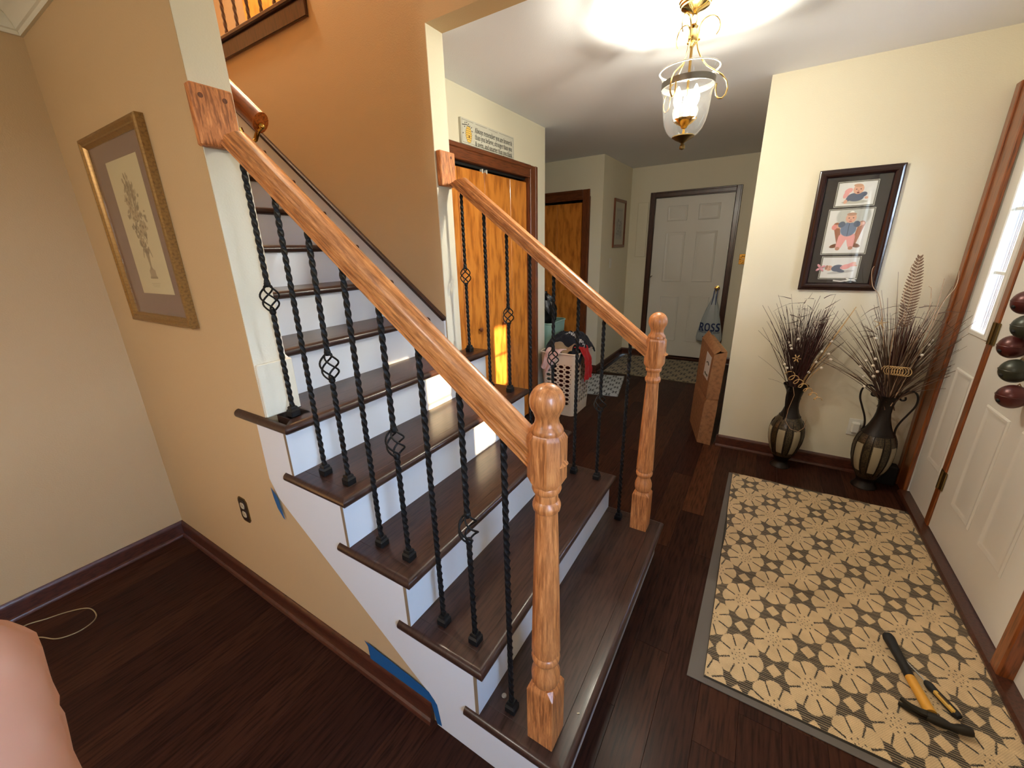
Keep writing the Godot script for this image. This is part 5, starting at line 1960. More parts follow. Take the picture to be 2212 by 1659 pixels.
	wpart(root, "thin_wire", MB.new().tube([at.call(b1, -0.005, 0.60, 0.07), at.call(b1, 0.012, 0.55, 0.085), at.call(b1, -0.004, 0.45, 0.085), at.call(b1, -0.006, 0.37, 0.095), at.call(b1, 0.03, 0.325, 0.108), at.call(b1, 0.075, 0.315, 0.100), at.call(b1, 0.098, 0.345, 0.085), at.call(b1, 0.10, 0.40, 0.08)], 0.0014, 5), willow, 60.0)

	# right arrangement
	root = thing("dried_arrangement", "taller arrangement with a striped palm frond and curly willow in the right vase", "dried flowers", b2 + Vector3.UP * 0.52, "dried arrangements in the floor vases")
	mb = MB.new()
	for i in 60:
		var s := rng.randfn(0.0, 0.03)
		var top := rng.randf_range(0.85, 1.10)
		blade(at.call(b2, rng.randfn(0.0, 0.011), 0.53, rng.randfn(0, 0.011)), at.call(b2, s, top, rng.randfn(0, 0.02)), right * rng.randf_range(-0.01, 0.02), 0.0048, mb, 3)
	wpart(root, "reed_bundle", mb, burgundy).set_meta("kind", "stuff")
	mb = MB.new()
	for i in 170:
		var s := rng.randfn(-0.01, 0.095)
		var top := rng.randf_range(0.80, 1.20)
		blade(at.call(b2, rng.randfn(0, 0.012), 0.53, rng.randfn(0, 0.012)), at.call(b2, s, top, rng.randfn(0.02, 0.05)), right * (s * rng.randf_range(0.2, 1.2) + rng.randfn(0, 0.04)) + Vector3.UP * rng.randf_range(-0.10, 0.02), rng.randf_range(0.0022, 0.0042), mb)
	for i in 30:
		var s := rng.randf_range(-0.15, 0.15)
		var y := rng.randf_range(0.92, 1.15)
		var f: Vector3 = at.call(b2, s, y, rng.randfn(0.01, 0.03))
		blade(f, f + right * signf(s) * rng.randf_range(0.02, 0.11) + Vector3.UP * rng.randf_range(-0.03, 0.06), Vector3.UP * rng.randf_range(-0.05, 0.0), 0.0022, mb, 4)
	wpart(root, "grass_blades", mb, brown).set_meta("kind", "stuff")
	mb = MB.new()
	for q in [[-0.19, 1.27, 0.0], [-0.24, 1.10, 0.0], [-0.26, 1.02, -0.02], [-0.27, 0.92, -0.05], [-0.23, 0.80, -0.06], [0.14, 1.16, 0.03], [0.16, 1.08, 0.0], [0.17, 0.95, -0.02], [-0.15, 1.22, 0.0], [-0.10, 1.30, 0.02], [0.12, 1.22, 0.03]]:
		blade(at.call(b2, 0, 0.54), at.call(b2, q[0] * 0.5, q[1] * 0.9 + 0.06, 0.02), right * (q[0] * 0.5) + Vector3.UP * (q[1] * 0.1 - 0.06 + q[2]), 0.0030, mb, 8)
	wpart(root, "long_blade", mb, brown).set_meta("kind", "stuff")
	# striped palm frond
	var lo: Vector3 = at.call(b2, -0.020, 1.02, 0.0)
	var hi: Vector3 = at.call(b2, -0.032, 1.405, -0.01)
	var fr := wpart(root, "palm_frond", MB.new().tube([at.call(b2, 0, 0.55), at.call(b2, -0.01, 0.80), lo, hi], [0.0030, 0.0028, 0.0022, 0.0010], 6), willow)
	var frond_brown := flat(Color(0.42, 0.31, 0.22), 0.8)
	for i in 24:
		var t := i / 24.0
		var p := lo.lerp(hi, t)
		var wdt := 0.034 * pow(sin(PI * clampf(0.18 + 0.82 * t, 0, 1)), 0.7) + 0.003
		for sgn in [-1.0, 1.0]:
			sub(fr, "leaflet", MB.new().ribbon([p, p + right * sgn * wdt * 0.6 + Vector3.UP * 0.010, p + right * sgn * wdt + Vector3.UP * 0.020], [0.0046, 0.0052, 0.0016], 0.0006, Vector3.UP), frond_brown, root.position)
	for q in [[[0.0, 0.56], [-0.03, 0.66], [-0.03, 0.75], [0.02, 0.82], [0.03, 0.93], [0.07, 1.0], [0.085, 1.12], [0.082, 1.29]], [[0.0, 0.56], [0.02, 0.80], [0.05, 1.0], [0.06, 1.12], [0.045, 1.24], [0.032, 1.25]], [[0.0, 0.56], [-0.05, 0.95], [-0.03, 1.10], [-0.055, 1.20], [-0.035, 1.27], [-0.055, 1.34], [-0.04, 1.38]], [[0.0, 0.56], [-0.10, 1.0], [-0.15, 1.18], [-0.19, 1.24], [-0.21, 1.32], [-0.205, 1.35]], [[0.02, 0.56], [0.08, 0.95], [0.10, 1.15], [0.13, 1.25], [0.125, 1.33]]]:
		var c := Curve3D.new()
		for i in q.size():
			var p: Vector3 = at.call(b2, q[i][0], q[i][1], 0.03)
			var t: Vector3 = (at.call(b2, q[mini(i + 1, q.size() - 1)][0], q[mini(i + 1, q.size() - 1)][1], 0.03) - at.call(b2, q[maxi(i - 1, 0)][0], q[maxi(i - 1, 0)][1], 0.03)) * 0.18
			c.add_point(p, -t, t)
		c.bake_interval = 0.02
		var bp := c.get_baked_points()
		var rr := []
		for i in bp.size():
			rr.append(lerpf(0.0036, 0.0014, float(i) / bp.size()))
		wpart(root, "willow_twig", MB.new().tube(Array(bp), rr, 6), willow, 60.0)
	wpart(root, "straw_curl", coil(at.call(b2, -0.040, 0.775, 0.05), at.call(b2, 0.045, 0.815, 0.21), 0.024, 0.024, 8.0, 0.0018), straw, 60.0)
	berry_sprig(root, at.call(b2, -0.01, 0.58, 0.03), [at.call(b2, -0.125, 0.868, 0.05), at.call(b2, -0.098, 0.833, 0.06), at.call(b2, -0.155, 0.771, 0.03), at.call(b2, -0.128, 0.715, 0.04), at.call(b2, -0.135, 0.81, 0.03), at.call(b2, -0.10, 0.79, 0.05)], deep, white)
	berry_sprig(root, at.call(b2, 0.0, 0.58, 0.04), [at.call(b2, -0.086, 0.73, 0.06), at.call(b2, -0.115, 0.655, 0.04), at.call(b2, -0.075, 0.76, 0.06), at.call(b2, -0.12, 0.95, 0.05)], deep, white)
	berry_sprig(root, at.call(b2, 0.01, 0.58, 0.02), [at.call(b2, 0.098, 0.94, 0.03), at.call(b2, 0.085, 0.88, 0.04), at.call(b2, 0.105, 0.965, 0.03)], deep, white)
	mb = MB.new()
	for k in 5:
		var a := TAU * k / 5.0 + 0.3
		mb.ribbon([at.call(b2, -0.115, 1.04, 0.06), at.call(b2, -0.115 + cos(a) * 0.035, 1.04 + sin(a) * 0.035, 0.06)], [0.003, 0.001], 0.0008, fwd.cross(V(cos(a), sin(a), 0)))
	wpart(root, "star_flower", mb, straw)
	solo("black_box", MB.new().box(V(2.120, 0.0, -2.612), V(2.285, 0.128, -2.540), 0.006), flat(Color(0.022, 0.02, 0.02), 0.6), "low black box on the floor behind the right vase", "box")


# ---------------------------------------------------------------- things in the hall

func perforated(mb: MB, q: Array, nrm: Vector3, cells: Array, thick: float, hw: float, hh: float) -> void:   # q: bottom left, bottom right, top right, top left; cells = [columns, rows]; a hole in each cell
	var p := func(u: float, v: float, d: float) -> Vector3:
		return q[0].lerp(q[1], u).lerp(q[3].lerp(q[2], u), v) - nrm * d
	var n := 16
	for j in cells[1]:
		for i in cells[0]:
			var u0 = float(i) / cells[0]
			var v0 = float(j) / cells[1]
			var du = 1.0 / cells[0]
			var dv = 1.0 / cells[1]
			var o := []
			var e := []
			for k in n:
				var a := TAU * (k + 0.5) / n
				var s := 1.0 / maxf(absf(cos(a)), absf(sin(a)))
				o.append(Vector2(u0 + du * (0.5 + 0.5 * cos(a) * s), v0 + dv * (0.5 + 0.5 * sin(a) * s)))
				e.append(Vector2(u0 + du * (0.5 + hw * cos(a)), v0 + dv * (0.5 + hh * sin(a))))
			for k in n:
				var m := (k + 1) % n
				mb.quad(p.call(o[k].x, o[k].y, 0.0), p.call(o[m].x, o[m].y, 0.0), p.call(e[m].x, e[m].y, 0.0), p.call(e[k].x, e[k].y, 0.0))
				mb.quad(p.call(e[k].x, e[k].y, thick), p.call(e[m].x, e[m].y, thick), p.call(o[m].x, o[m].y, thick), p.call(o[k].x, o[k].y, thick))
				mb.quad(p.call(e[k].x, e[k].y, 0.0), p.call(e[m].x, e[m].y, 0.0), p.call(e[m].x, e[m].y, thick), p.call(e[k].x, e[k].y, thick))


func round_rect(c: Vector3, hx: float, hz: float, r: float, per := 6) -> PackedVector3Array:
	var out := PackedVector3Array()
	for k in 4:
		var sx: float = [1, -1, -1, 1][k]
		var sz: float = [1, 1, -1, -1][k]
		for i in per + 1:
			var a := PI / 2.0 * (k + float(i) / per)
			out.append(c + V(sx * (hx - r) + cos(a) * r, 0, sz * (hz - r) + sin(a) * r))
	return out


func tub(root: Node3D, c: Vector3, lo: Vector2, hi: Vector2, h: float, r: float, m: Material, rows: int, cols: Array, band: Vector2, hw := 0.36, hh := 0.34) -> void:   # basket with rounded corners and holes between the heights in band
	var t := 0.003
	var at := func(y: float) -> Vector2:
		return lo.lerp(hi, y / h)
	var shell := MB.new()
	# solid parts below and above the holes, and the four rounded corners
	for yy in [[0.0, band.x], [band.y, h]]:
		var r0 := round_rect(c + V(0, yy[0], 0), at.call(yy[0]).x, at.call(yy[0]).y, r)
		var r1 := round_rect(c + V(0, yy[1], 0), at.call(yy[1]).x, at.call(yy[1]).y, r)
		var r2 := round_rect(c + V(0, yy[1], 0), at.call(yy[1]).x - t, at.call(yy[1]).y - t, r - t)
		var r3 := round_rect(c + V(0, yy[0], 0), at.call(yy[0]).x - t, at.call(yy[0]).y - t, r - t)
		shell.loft([r0, r1, r2, r3], true, false, false, true)
	var e0: Vector2 = at.call(band.x)
	var e1: Vector2 = at.call(band.y)
	var a0 := round_rect(c + V(0, band.x, 0), e0.x, e0.y, r)
	var a1 := round_rect(c + V(0, band.y, 0), e1.x, e1.y, r)
	var b0 := round_rect(c + V(0, band.x, 0), e0.x - t, e0.y - t, r - t)
	var b1 := round_rect(c + V(0, band.y, 0), e1.x - t, e1.y - t, r - t)
	for k in 4:
		for i in 6:
			var p := k * 7 + i
			shell.quad(a0[p + 1], a0[p], a1[p], a1[p + 1])
			shell.quad(b0[p], b0[p + 1], b1[p + 1], b1[p])
	var fl := PackedVector3Array(round_rect(c + V(0, 0.012, 0), at.call(0.012).x - t, at.call(0.012).y - t, r - t))
	var fl2 := PackedVector3Array(round_rect(c + V(0, 0.016, 0), at.call(0.016).x - t, at.call(0.016).y - t, r - t))
	shell.loft([fl, fl2])
	wpart(root, "shell", shell, m)
	for k in 4:
		var j := (k + 1) % 4
		var p := k * 7 + 6
		var q := (k * 7 + 7) % 28
		var nrm: Vector3 = [Vector3.BACK, Vector3.LEFT, Vector3.FORWARD, Vector3.RIGHT][k]
		var side := MB.new()
		perforated(side, [a0[p], a0[q], a1[q], a1[p]], nrm, [cols[k % 2], rows], t, hw, hh)
		wpart(root, "perforated_side", side, m)
	var rim := round_rect(c + V(0, h, 0), hi.x, hi.y, r)
	wpart(root, "rim", MB.new().tube(Array(rim), 0.008, 8, false, true), m, 60.0)


func lump(mb: MB, c: Vector3, r: Vector3, f: FastNoiseLite, amp: float, seg := 36) -> void:
	var rings := []
	for i in seg / 2 + 1:
		var t := PI * i / (seg / 2)
		var ring := PackedVector3Array()
		for k in seg:
			var a := TAU * k / seg
			var d := Vector3(sin(t) * cos(a), -cos(t), sin(t) * sin(a))
			ring.append(c + d * r * (1.0 + amp * f.get_noise_3dv(d * 2.0 + c * 3.0)))
		rings.append(ring)
	mb.loft(rings, true, false, false)


func cloth(c: Color) -> StandardMaterial3D:
	var m := flat(c, 0.95)
	m.rim_enabled = true
	m.rim = 0.4
	return m


func make_hall_things() -> void:
	var folds := noise(81, 1.1, 3)
	var fine := noise(83, 3.0, 2)
	# white basket
	var c := V(-0.080, 0, -2.800)
	var ivory := flat(Color(0.84, 0.79, 0.71), 0.4)
	var root := thing("laundry_basket", "tall white plastic laundry basket with oval holes full of clothes beside the closet", "laundry basket", c)
	tub(root, c, Vector2(0.150, 0.180), Vector2(0.182, 0.215), 0.600, 0.045, ivory, 9, [4, 5], Vector2(0.10, 0.50))
	# clothes
	var navy := MB.new()
	navy.sheet(30, 30, func(u, v):
		var x := lerpf(-0.262, 0.118, u)
		var z := lerpf(-3.015, -2.640, v)
		var d := pow(absf(u * 2 - 1), 3.0) + pow(absf(v * 2 - 1), 3.0)
		return V(x, 0.775 - 0.115 * d + 0.045 * folds.get_noise_2d(x * 5, z * 5) + 0.012 * fine.get_noise_2d(x * 8, z * 8) - 0.05 * v, z), -0.012)
	root = thing("navy_shirt", "navy blue shirt with white lettering heaped on top of the laundry basket", "shirt", V(-0.07, 0.62, -2.83))
	wpart(root, "cloth", navy, cloth(Color(0.045, 0.055, 0.10)), 60.0)
	var script := MB.new()
	for k in 9:
		var pts := []
		var x0 := -0.09 + k * 0.022
		for i in 7:
			var x := x0 + i * 0.0042
			var z := -2.77 + 0.012 * k * 0.3 + 0.016 * sin(i * 2.1 + k * 1.7)
			var u := (x + 0.262) / 0.38
			var v := (z + 3.015) / 0.375
			var d := pow(absf(u * 2 - 1), 3.0) + pow(absf(v * 2 - 1), 3.0)
			pts.append(V(x, 0.789 - 0.115 * d + 0.045 * folds.get_noise_2d(x * 5, z * 5) + 0.012 * fine.get_noise_2d(x * 8, z * 8) - 0.05 * v, z))
		script.tube(pts, 0.0022, 5)
	wpart(root, "white_print", script, flat(Color(0.8, 0.8, 0.8), 0.8)).set_meta("kind", "stuff")
	var tanm := MB.new()
	tanm.sheet(20, 14, func(u, v):
		var a := lerpf(-0.5, PI * 0.95, v)
		var x := lerpf(-0.150, 0.045, u)
		return V(x, 0.612 + 0.052 * sin(a) + 0.02 * sin(u * 7.0) + 0.012 * folds.get_noise_2d(x * 12, v * 2), -2.668 - 0.065 * cos(a) + 0.01 * sin(u * 5.0)), 0.008)
	root = thing("tan_cloth", "tan folded cloth at the front of the laundry basket", "cloth", V(-0.05, 0.60, -2.66))
	wpart(root, "cloth", tanm, cloth(Color(0.56, 0.47, 0.36)), 60.0)
	var red := MB.new()
	red.sheet(16, 26, func(u, v):
		var z = lerpf(-2.80, -2.650, u) + 0.03 * v * (u - 0.5)
		var s = v * 0.42
		var p := V(0.045 + minf(s, 0.075), 0.655 - 0.10 * pow(maxf(s - 0.03, 0.0) / 0.045, 2.0) * 0.1, z) if s < 0.075 else V(0.120 + 0.040 * sin(minf((s - 0.075) * 9.0, 1.5)), 0.632 - (s - 0.075) * 0.80, z)
		return p + V(0.012, 0, 0) * sin(u * 14.0) * v + V(0.012, 0.006, 0) * folds.get_noise_2d(z * 14, v * 3), 0.004)
	root = thing("red_cloth", "red cloth hanging over the right rim of the laundry basket", "cloth", V(0.12, 0.40, -2.72))
	wpart(root, "cloth", red, cloth(Color(0.62, 0.05, 0.05)), 60.0)
	var sleeve := MB.new()
	sleeve.sheet(12, 24, func(u, v):
		var x = lerpf(-0.09, -0.205, v) + (u - 0.5) * lerpf(0.16, 0.06, v)
		var y = 0.640 - 0.20 * pow(v, 1.2) + (u - 0.5) * -0.05 * v
		var z := -2.625 + 0.064 * minf(v * 4.0, 1.0) + 0.008 * sin(u * 9.0)
		return V(x, y + 0.02 * sin(PI * minf(v * 3.0, 1.0)), z) + V(0, 0, 0.008) * folds.get_noise_2d(u * 4, v * 6), -0.008)
	root = thing("pink_sleeve", "pale pink garment hanging over the front left rim of the laundry basket", "garment", V(-0.15, 0.42, -2.58))
	wpart(root, "cloth", sleeve, cloth(Color(0.82, 0.70, 0.68)), 60.0)
	var inside := MB.new()
	lump(inside, V(-0.075, 0.33, -2.80), V(0.118, 0.27, 0.150), folds, 0.22)
	solo("dark_red_laundry", inside, cloth(Color(0.30, 0.05, 0.05)), "dark red laundry seen through the holes of the white basket", "laundry", "", 60.0)
	# mint bin round the corner
	c = V(-0.525, 0, -3.060)
	root = thing("mint_bin", "pale mint plastic bin with slots standing behind the closet corner", "bin", c)
	tub(root, c, Vector2(0.190, 0.150), Vector2(0.235, 0.190), 0.800, 0.05, flat(Color(0.55, 0.68, 0.62), 0.45), 1, [9, 7], Vector2(0.615, 0.70), 0.26, 0.42)
	var bag := MB.new()
	lump(bag, V(-0.465, 0.88, -3.035), V(0.150, 0.20, 0.125), fine, 0.20)
	solo("black_bag", bag, flat(Color(0.025, 0.027, 0.03), 0.35), "shiny black bag stuffed into the mint bin", "bag", "", 40.0)
	# cardboard box leaning by the wall corner
	root = thing("cardboard_box", "tall brown cardboard box with a white label standing at the corner of the hall wall", "box", V(1.11, 0, -2.82))
	var card := grained(M.blotch_tex, Color(0.60, 0.42, 0.27), 0.85, Vector3(2.5, 2.5, 2.5))
	var A := V(1.126, 0.001, -2.613)
	var B := V(1.221, 0.001, -2.600)
	var D := V(1.0095, 0.001, -3.040)
	var sh := V(0.040, 0, -0.002)
	var ring := func(t: float, y: float, dent: float, dy: float) -> PackedVector3Array:
		var a := A + sh * t + V(dent, y - dy * 0.5, -dent * 0.6)
		var b := B + sh * t * 0.7 + V(-dent * 0.3, y + dy * 0.5, -dent)
		var d := D + sh * t * 0.45 + V(dent * 0.5, y + 0.02 * t, 0)
		return PackedVector3Array([a, b, b + (d - a), d])
	var body := MB.new().loft([ring.call(0.0, 0.0, 0.0, 0.0), ring.call(0.45, 0.330, -0.002, 0.0), ring.call(0.50, 0.366, 0.008, 0.004), ring.call(0.52, 0.384, 0.001, 0.004), ring.call(0.56, 0.415, 0.003, 0.0), ring.call(0.60, 0.445, -0.001, 0.0), ring.call(1.0, 0.735, 0.0, 0.030)], true, true, false)
	wpart(root, "carton", body, card, 20.0)
	var top: PackedVector3Array = ring.call(1.0, 0.735, 0.0, 0.030)
	for k in 2:
		var h0: Vector3 = top[0] if k == 0 else top[1]
		var h1: Vector3 = top[3] if k == 0 else top[2]
		var mid0: Vector3 = (top[0] + top[1]) / 2.0 + V(0, 0.022 if k == 0 else 0.012, 0.0)
		var mid1: Vector3 = (top[3] + top[2]) / 2.0 + V(0, 0.050 if k == 0 else 0.020, 0.0)
		wpart(root, "top_flap", MB.new().sheet(6, 10, func(u, v):
			var p := h0.lerp(h1, v).lerp(mid0.lerp(mid1, v), u)
			return p + V(0, 0.012 * sin(PI * u) * sin(PI * v) * (1.0 if k == 0 else -0.5), 0), 0.003 if k == 0 else -0.003), card, 50.0)
	var r0: PackedVector3Array = ring.call(0.60, 0.445, -0.001, 0.0)
	var nl: Vector3 = (top[3] - top[0]).cross(Vector3.UP).normalized() * -1.0
	if nl.z < 0:
		nl = -nl
	var onl := func(s: float, t: float, off: float) -> Vector3:
		return r0[0].lerp(r0[3], s).lerp(top[0].lerp(top[3], s), t) + nl * off
	var lab := MB.new()
	lab.sheet(2, 4, func(u, v): return onl.call(0.10 + 0.36 * u, 0.20 + 0.66 * v, 0.0022), -0.0008)
	var lb := wpart(root, "label", lab, flat(Color(0.80, 0.79, 0.78), 0.6))
	var arc := []
	for i in 9:
		var t := i / 8.0
		arc.append(onl.call(0.18 + 0.18 * t, 0.60 + 0.05 * sin(PI * t), 0.0040))
	sub(lb, "arc_mark", MB.new().tube(arc, 0.0028, 5), M.black, root.position)
	for i in 5:
		sub(lb, "bar_mark", MB.new().tube([onl.call(0.14 + 0.05 * i, 0.30 - 0.01 * (i % 2), 0.0036), onl.call(0.165 + 0.05 * i, 0.345 - 0.012 * (i % 3), 0.0036)], 0.0026, 5), flat(Color(0.25, 0.24, 0.16), 0.7), root.position)
	# shopping bag on the door knob
	var kz := ZB + 0.030
	var bc := V(0.888, 0, kz + 0.062)
	root = thing("shopping_bag", "white plastic shopping bag with blue lettering hanging from the knob of the white door", "shopping bag", V(0.888, 0.29, kz + 0.05))
	var lv := [[0.900, 0.016, 0.010, 0.012], [0.850, 0.026, 0.014, 0.010], [0.780, 0.048, 0.024, 0.006], [0.700, 0.074, 0.038, 0.003], [0.600, 0.100, 0.050, 0.0], [0.500, 0.122, 0.056, 0.0], [0.410, 0.140, 0.060, 0.0], [0.350, 0.146, 0.060, 0.0], [0.315, 0.140, 0.052, 0.0], [0.298, 0.118, 0.036, 0.0]]
	var rings := []
	for l in lv:
		var rg := PackedVector3Array()
		for i in 48:
			var a := TAU * i / 48.0
			var w: float = 1.0 + 0.05 * sin(a * 9.0 + l[0] * 4.0) * clampf((l[0] - 0.3) * 2.0, 0.2, 1.0) + 0.03 * sin(a * 17.0)
			rg.append(bc + V(cos(a) * l[1] * w + l[3], l[0], sin(a) * l[2] * w))
		rings.append(rg)
	var plastic := flat(Color(0.68, 0.72, 0.74), 0.35)
	wpart(root, "bag", MB.new().loft(rings), plastic, 60.0)
	var blue := flat(Color(0.06, 0.16, 0.36), 0.5)
	for s in [-1.0, 1.0]:
		wpart(root, "handle", MB.new().ribbon([V(0.905 + s * 0.010, 0.972, kz + 0.045), V(0.905 + s * 0.018, 0.930, kz + 0.062), V(0.902 + s * 0.016, 0.860, kz + 0.078), V(0.898 + s * 0.022, 0.770, kz + 0.088)], [0.005, 0.006, 0.007, 0.004], 0.001, Vector3.RIGHT), blue if s < 0 else blue)
	var size_at := func(y: float) -> Vector2:
		for i in lv.size() - 1:
			if y <= lv[i][0] and y >= lv[i + 1][0]:
				var t: float = (y - lv[i + 1][0]) / (lv[i][0] - lv[i + 1][0])
				return Vector2(lerpf(lv[i + 1][1], lv[i][1], t), lerpf(lv[i + 1][2], lv[i][2], t))
		return Vector2(0.14, 0.05)
	for q in [["ROSS", 0.492, 0.105, 0.232, blue, true], ["DRESS FOR LESS", 0.437, 0.036, 0.235, blue, false]]:
		var tmp := MB.new()
		var wide := lettering(tmp, q[0], Transform3D(), q[2], 0.001, null, q[5], false)
		var lo := 1e9
		var hi := -1e9
		for p in tmp.T:
			lo = minf(lo, p.x)
			hi = maxf(hi, p.x)
		var mb := MB.new()
		lettering(mb, q[0], Transform3D(), q[2], 0.001, func(p):
			var x: float = ((p.x - lo) / (hi - lo) - 0.5) * q[3]
			var y: float = q[1] + p.y
			var sz: Vector2 = size_at.call(y)
			var xx: float = clampf(x / (sz.x * 1.06), -0.985, 0.985)
			return bc + V(xx * sz.x * 1.06, y, sqrt(1.0 - xx * xx) * sz.y * 1.10 + 0.002 + p.z), q[5], false)
		wpart(root, "lettering", mb, q[4])
	var marks := MB.new()
	for i in 9:
		var x := -0.062 + i * 0.0155
		var sz: Vector2 = size_at.call(0.372)
		var xx := x / sz.x
		marks.boxt(Transform3D(Basis(), bc + V(x, 0.372, sqrt(1.0 - xx * xx) * sz.y * 1.09 + 0.001)), V(0.011, 0.010, 0.002))
	wpart(root, "small_print", marks, blue).set_meta("kind", "stuff")


func make_bells() -> void:
	var root := thing("bell_string", "string of dark red and green jingle bells hanging on the front door", "door hanger", V(2.29, 0.86, -1.64))
	var red := flat(Color(0.30, 0.085, 0.075), 0.30)
	var green := flat(Color(0.17, 0.19, 0.145), 0.34)
	for m in [red, green]:
		m.metallic = 0.35
		m.clearcoat_enabled = true
		m.clearcoat = 0.4
	var cord := flat(Color(0.42, 0.38, 0.30), 0.9)
	var list := []
	var spots := BELLS
	for k in 5:
		list.append([V(2.272, spots[k][0], spots[k][1]), k % 2 == 0])
	for k in 4:
		list.append([V(2.272, 1.335 + k * 0.083, -1.60 + (0.05 if k % 2 == 0 else -0.03)), k % 2 == 1])
	for b in list:
		var p: Vector3 = b[0]
		var m: Material = red if b[1] else green
		var o := wpart(root, "jingle_bell", MB.new().ball(p, V(0.043, 0.046, 0.043), 28), m, 60.0)
		var seam := []
		for i in 32:
			seam.append(p + V(cos(TAU * i / 32.0) * 0.0433, 0.004, sin(TAU * i / 32.0) * 0.0433))
		sub(o, "seam", MB.new().tube(seam, 0.0016, 6, false, true), m, root.position)
		sub(o, "hole", MB.new().ball(p + V(-0.034, -0.016, 0.014), V(0.009, 0.008, 0.009), 10), M.black, root.position)
		sub(o, "loop", MB.new().tube([p + V(0.006, 0.042, -0.010), p + V(0.010, 0.051, -0.006), p + V(0.014, 0.042, 0.0)], 0.002, 6), M.antique_brass, root.position)
	var pts := [V(2.305, 0.93, -1.60)]
	for b in list:
		pts.append(V(2.312, b[0].y + 0.035, -1.625))
	pts.append(V(2.318, 1.95, -1.62))
	wpart(root, "cord", MB.new().tube(pts, 0.004, 8), cord, 60.0)
	wpart(root, "hook", MB.new().box(V(2.316, 1.94, -1.628), V(2.327, 2.052, -1.612), 0.001), M.brass)


func make_floor_bits() -> void:
	var root := thing("cable", "thin pale cable lying in a loop on the dark living room floor", "cable", V(-1.0, 0, 0.6))
	var c := Curve3D.new()
	var pts := [V(-1.15, 0.003, 1.05), V(-1.13, 0.003, 0.80), V(-1.115, 0.003, 0.680), V(-1.1135, 0.003, 0.640), V(-1.083, 0.003, 0.589), V(-1.047, 0.003, 0.522), V(-0.996, 0.003, 0.472), V(-0.930, 0.003, 0.4616), V(-0.884, 0.003, 0.476), V(-0.865, 0.003, 0.518), V(-0.874, 0.003, 0.559), V(-0.904, 0.003, 0.595), V(-0.983, 0.003, 0.634), V(-1.04, 0.003, 0.70), V(-1.02, 0.003, 0.80), V(-0.93, 0.003, 0.78), V(-0.865, 0.006, 0.735)]
	for i in pts.size():
		var t: Vector3 = (pts[mini(i + 1, pts.size() - 1)] - pts[maxi(i - 1, 0)]) * 0.18
		c.add_point(pts[i], -t, t)
	c.bake_interval = 0.015
	wpart(root, "wire", MB.new().tube(Array(c.get_baked_points()), 0.0024, 6), flat(Color(0.55, 0.49, 0.36), 0.6), 60.0)
	wpart(root, "plug", MB.new().tube([V(-0.868, 0.007, 0.738), V(-0.855, 0.008, 0.715), V(-0.835, 0.007, 0.684), V(-0.832, 0.007, 0.679)], [0.004, 0.0065, 0.0062, 0.004], 10), M.white_plastic, 50.0)
	var clear := flat(Color(0.95, 0.97, 1.0, 0.25), 0.08)
	clear.transparency = BaseMaterial3D.TRANSPARENCY_ALPHA
	solo("clear_bumper", MB.new().lathe([Vector2(0.0, 0), Vector2(0.0078, 0), Vector2(0.0078, 0.0015), Vector2(0.006, 0.003), Vector2(0.0, 0.0034)], 20, Transform3D(Basis(), V(0.908, RISE + 0.0003, -0.078))), flat(Color(0.55, 0.52, 0.49), 0.2), "small round clear bumper on the lowest tread beside the last baluster", "bumper")
	var chip := MB.new().boxt(Transform3D(Basis(Vector3.UP, 0.6), V(1.122, RISE + 0.0012, -0.148)), V(0.008, 0.0016, 0.0032), 0.0005)
	solo("wood_chip", chip, flat(Color(0.80, 0.74, 0.60), 0.8), "tiny pale wood chip on the nosing of the lowest tread", "chip")


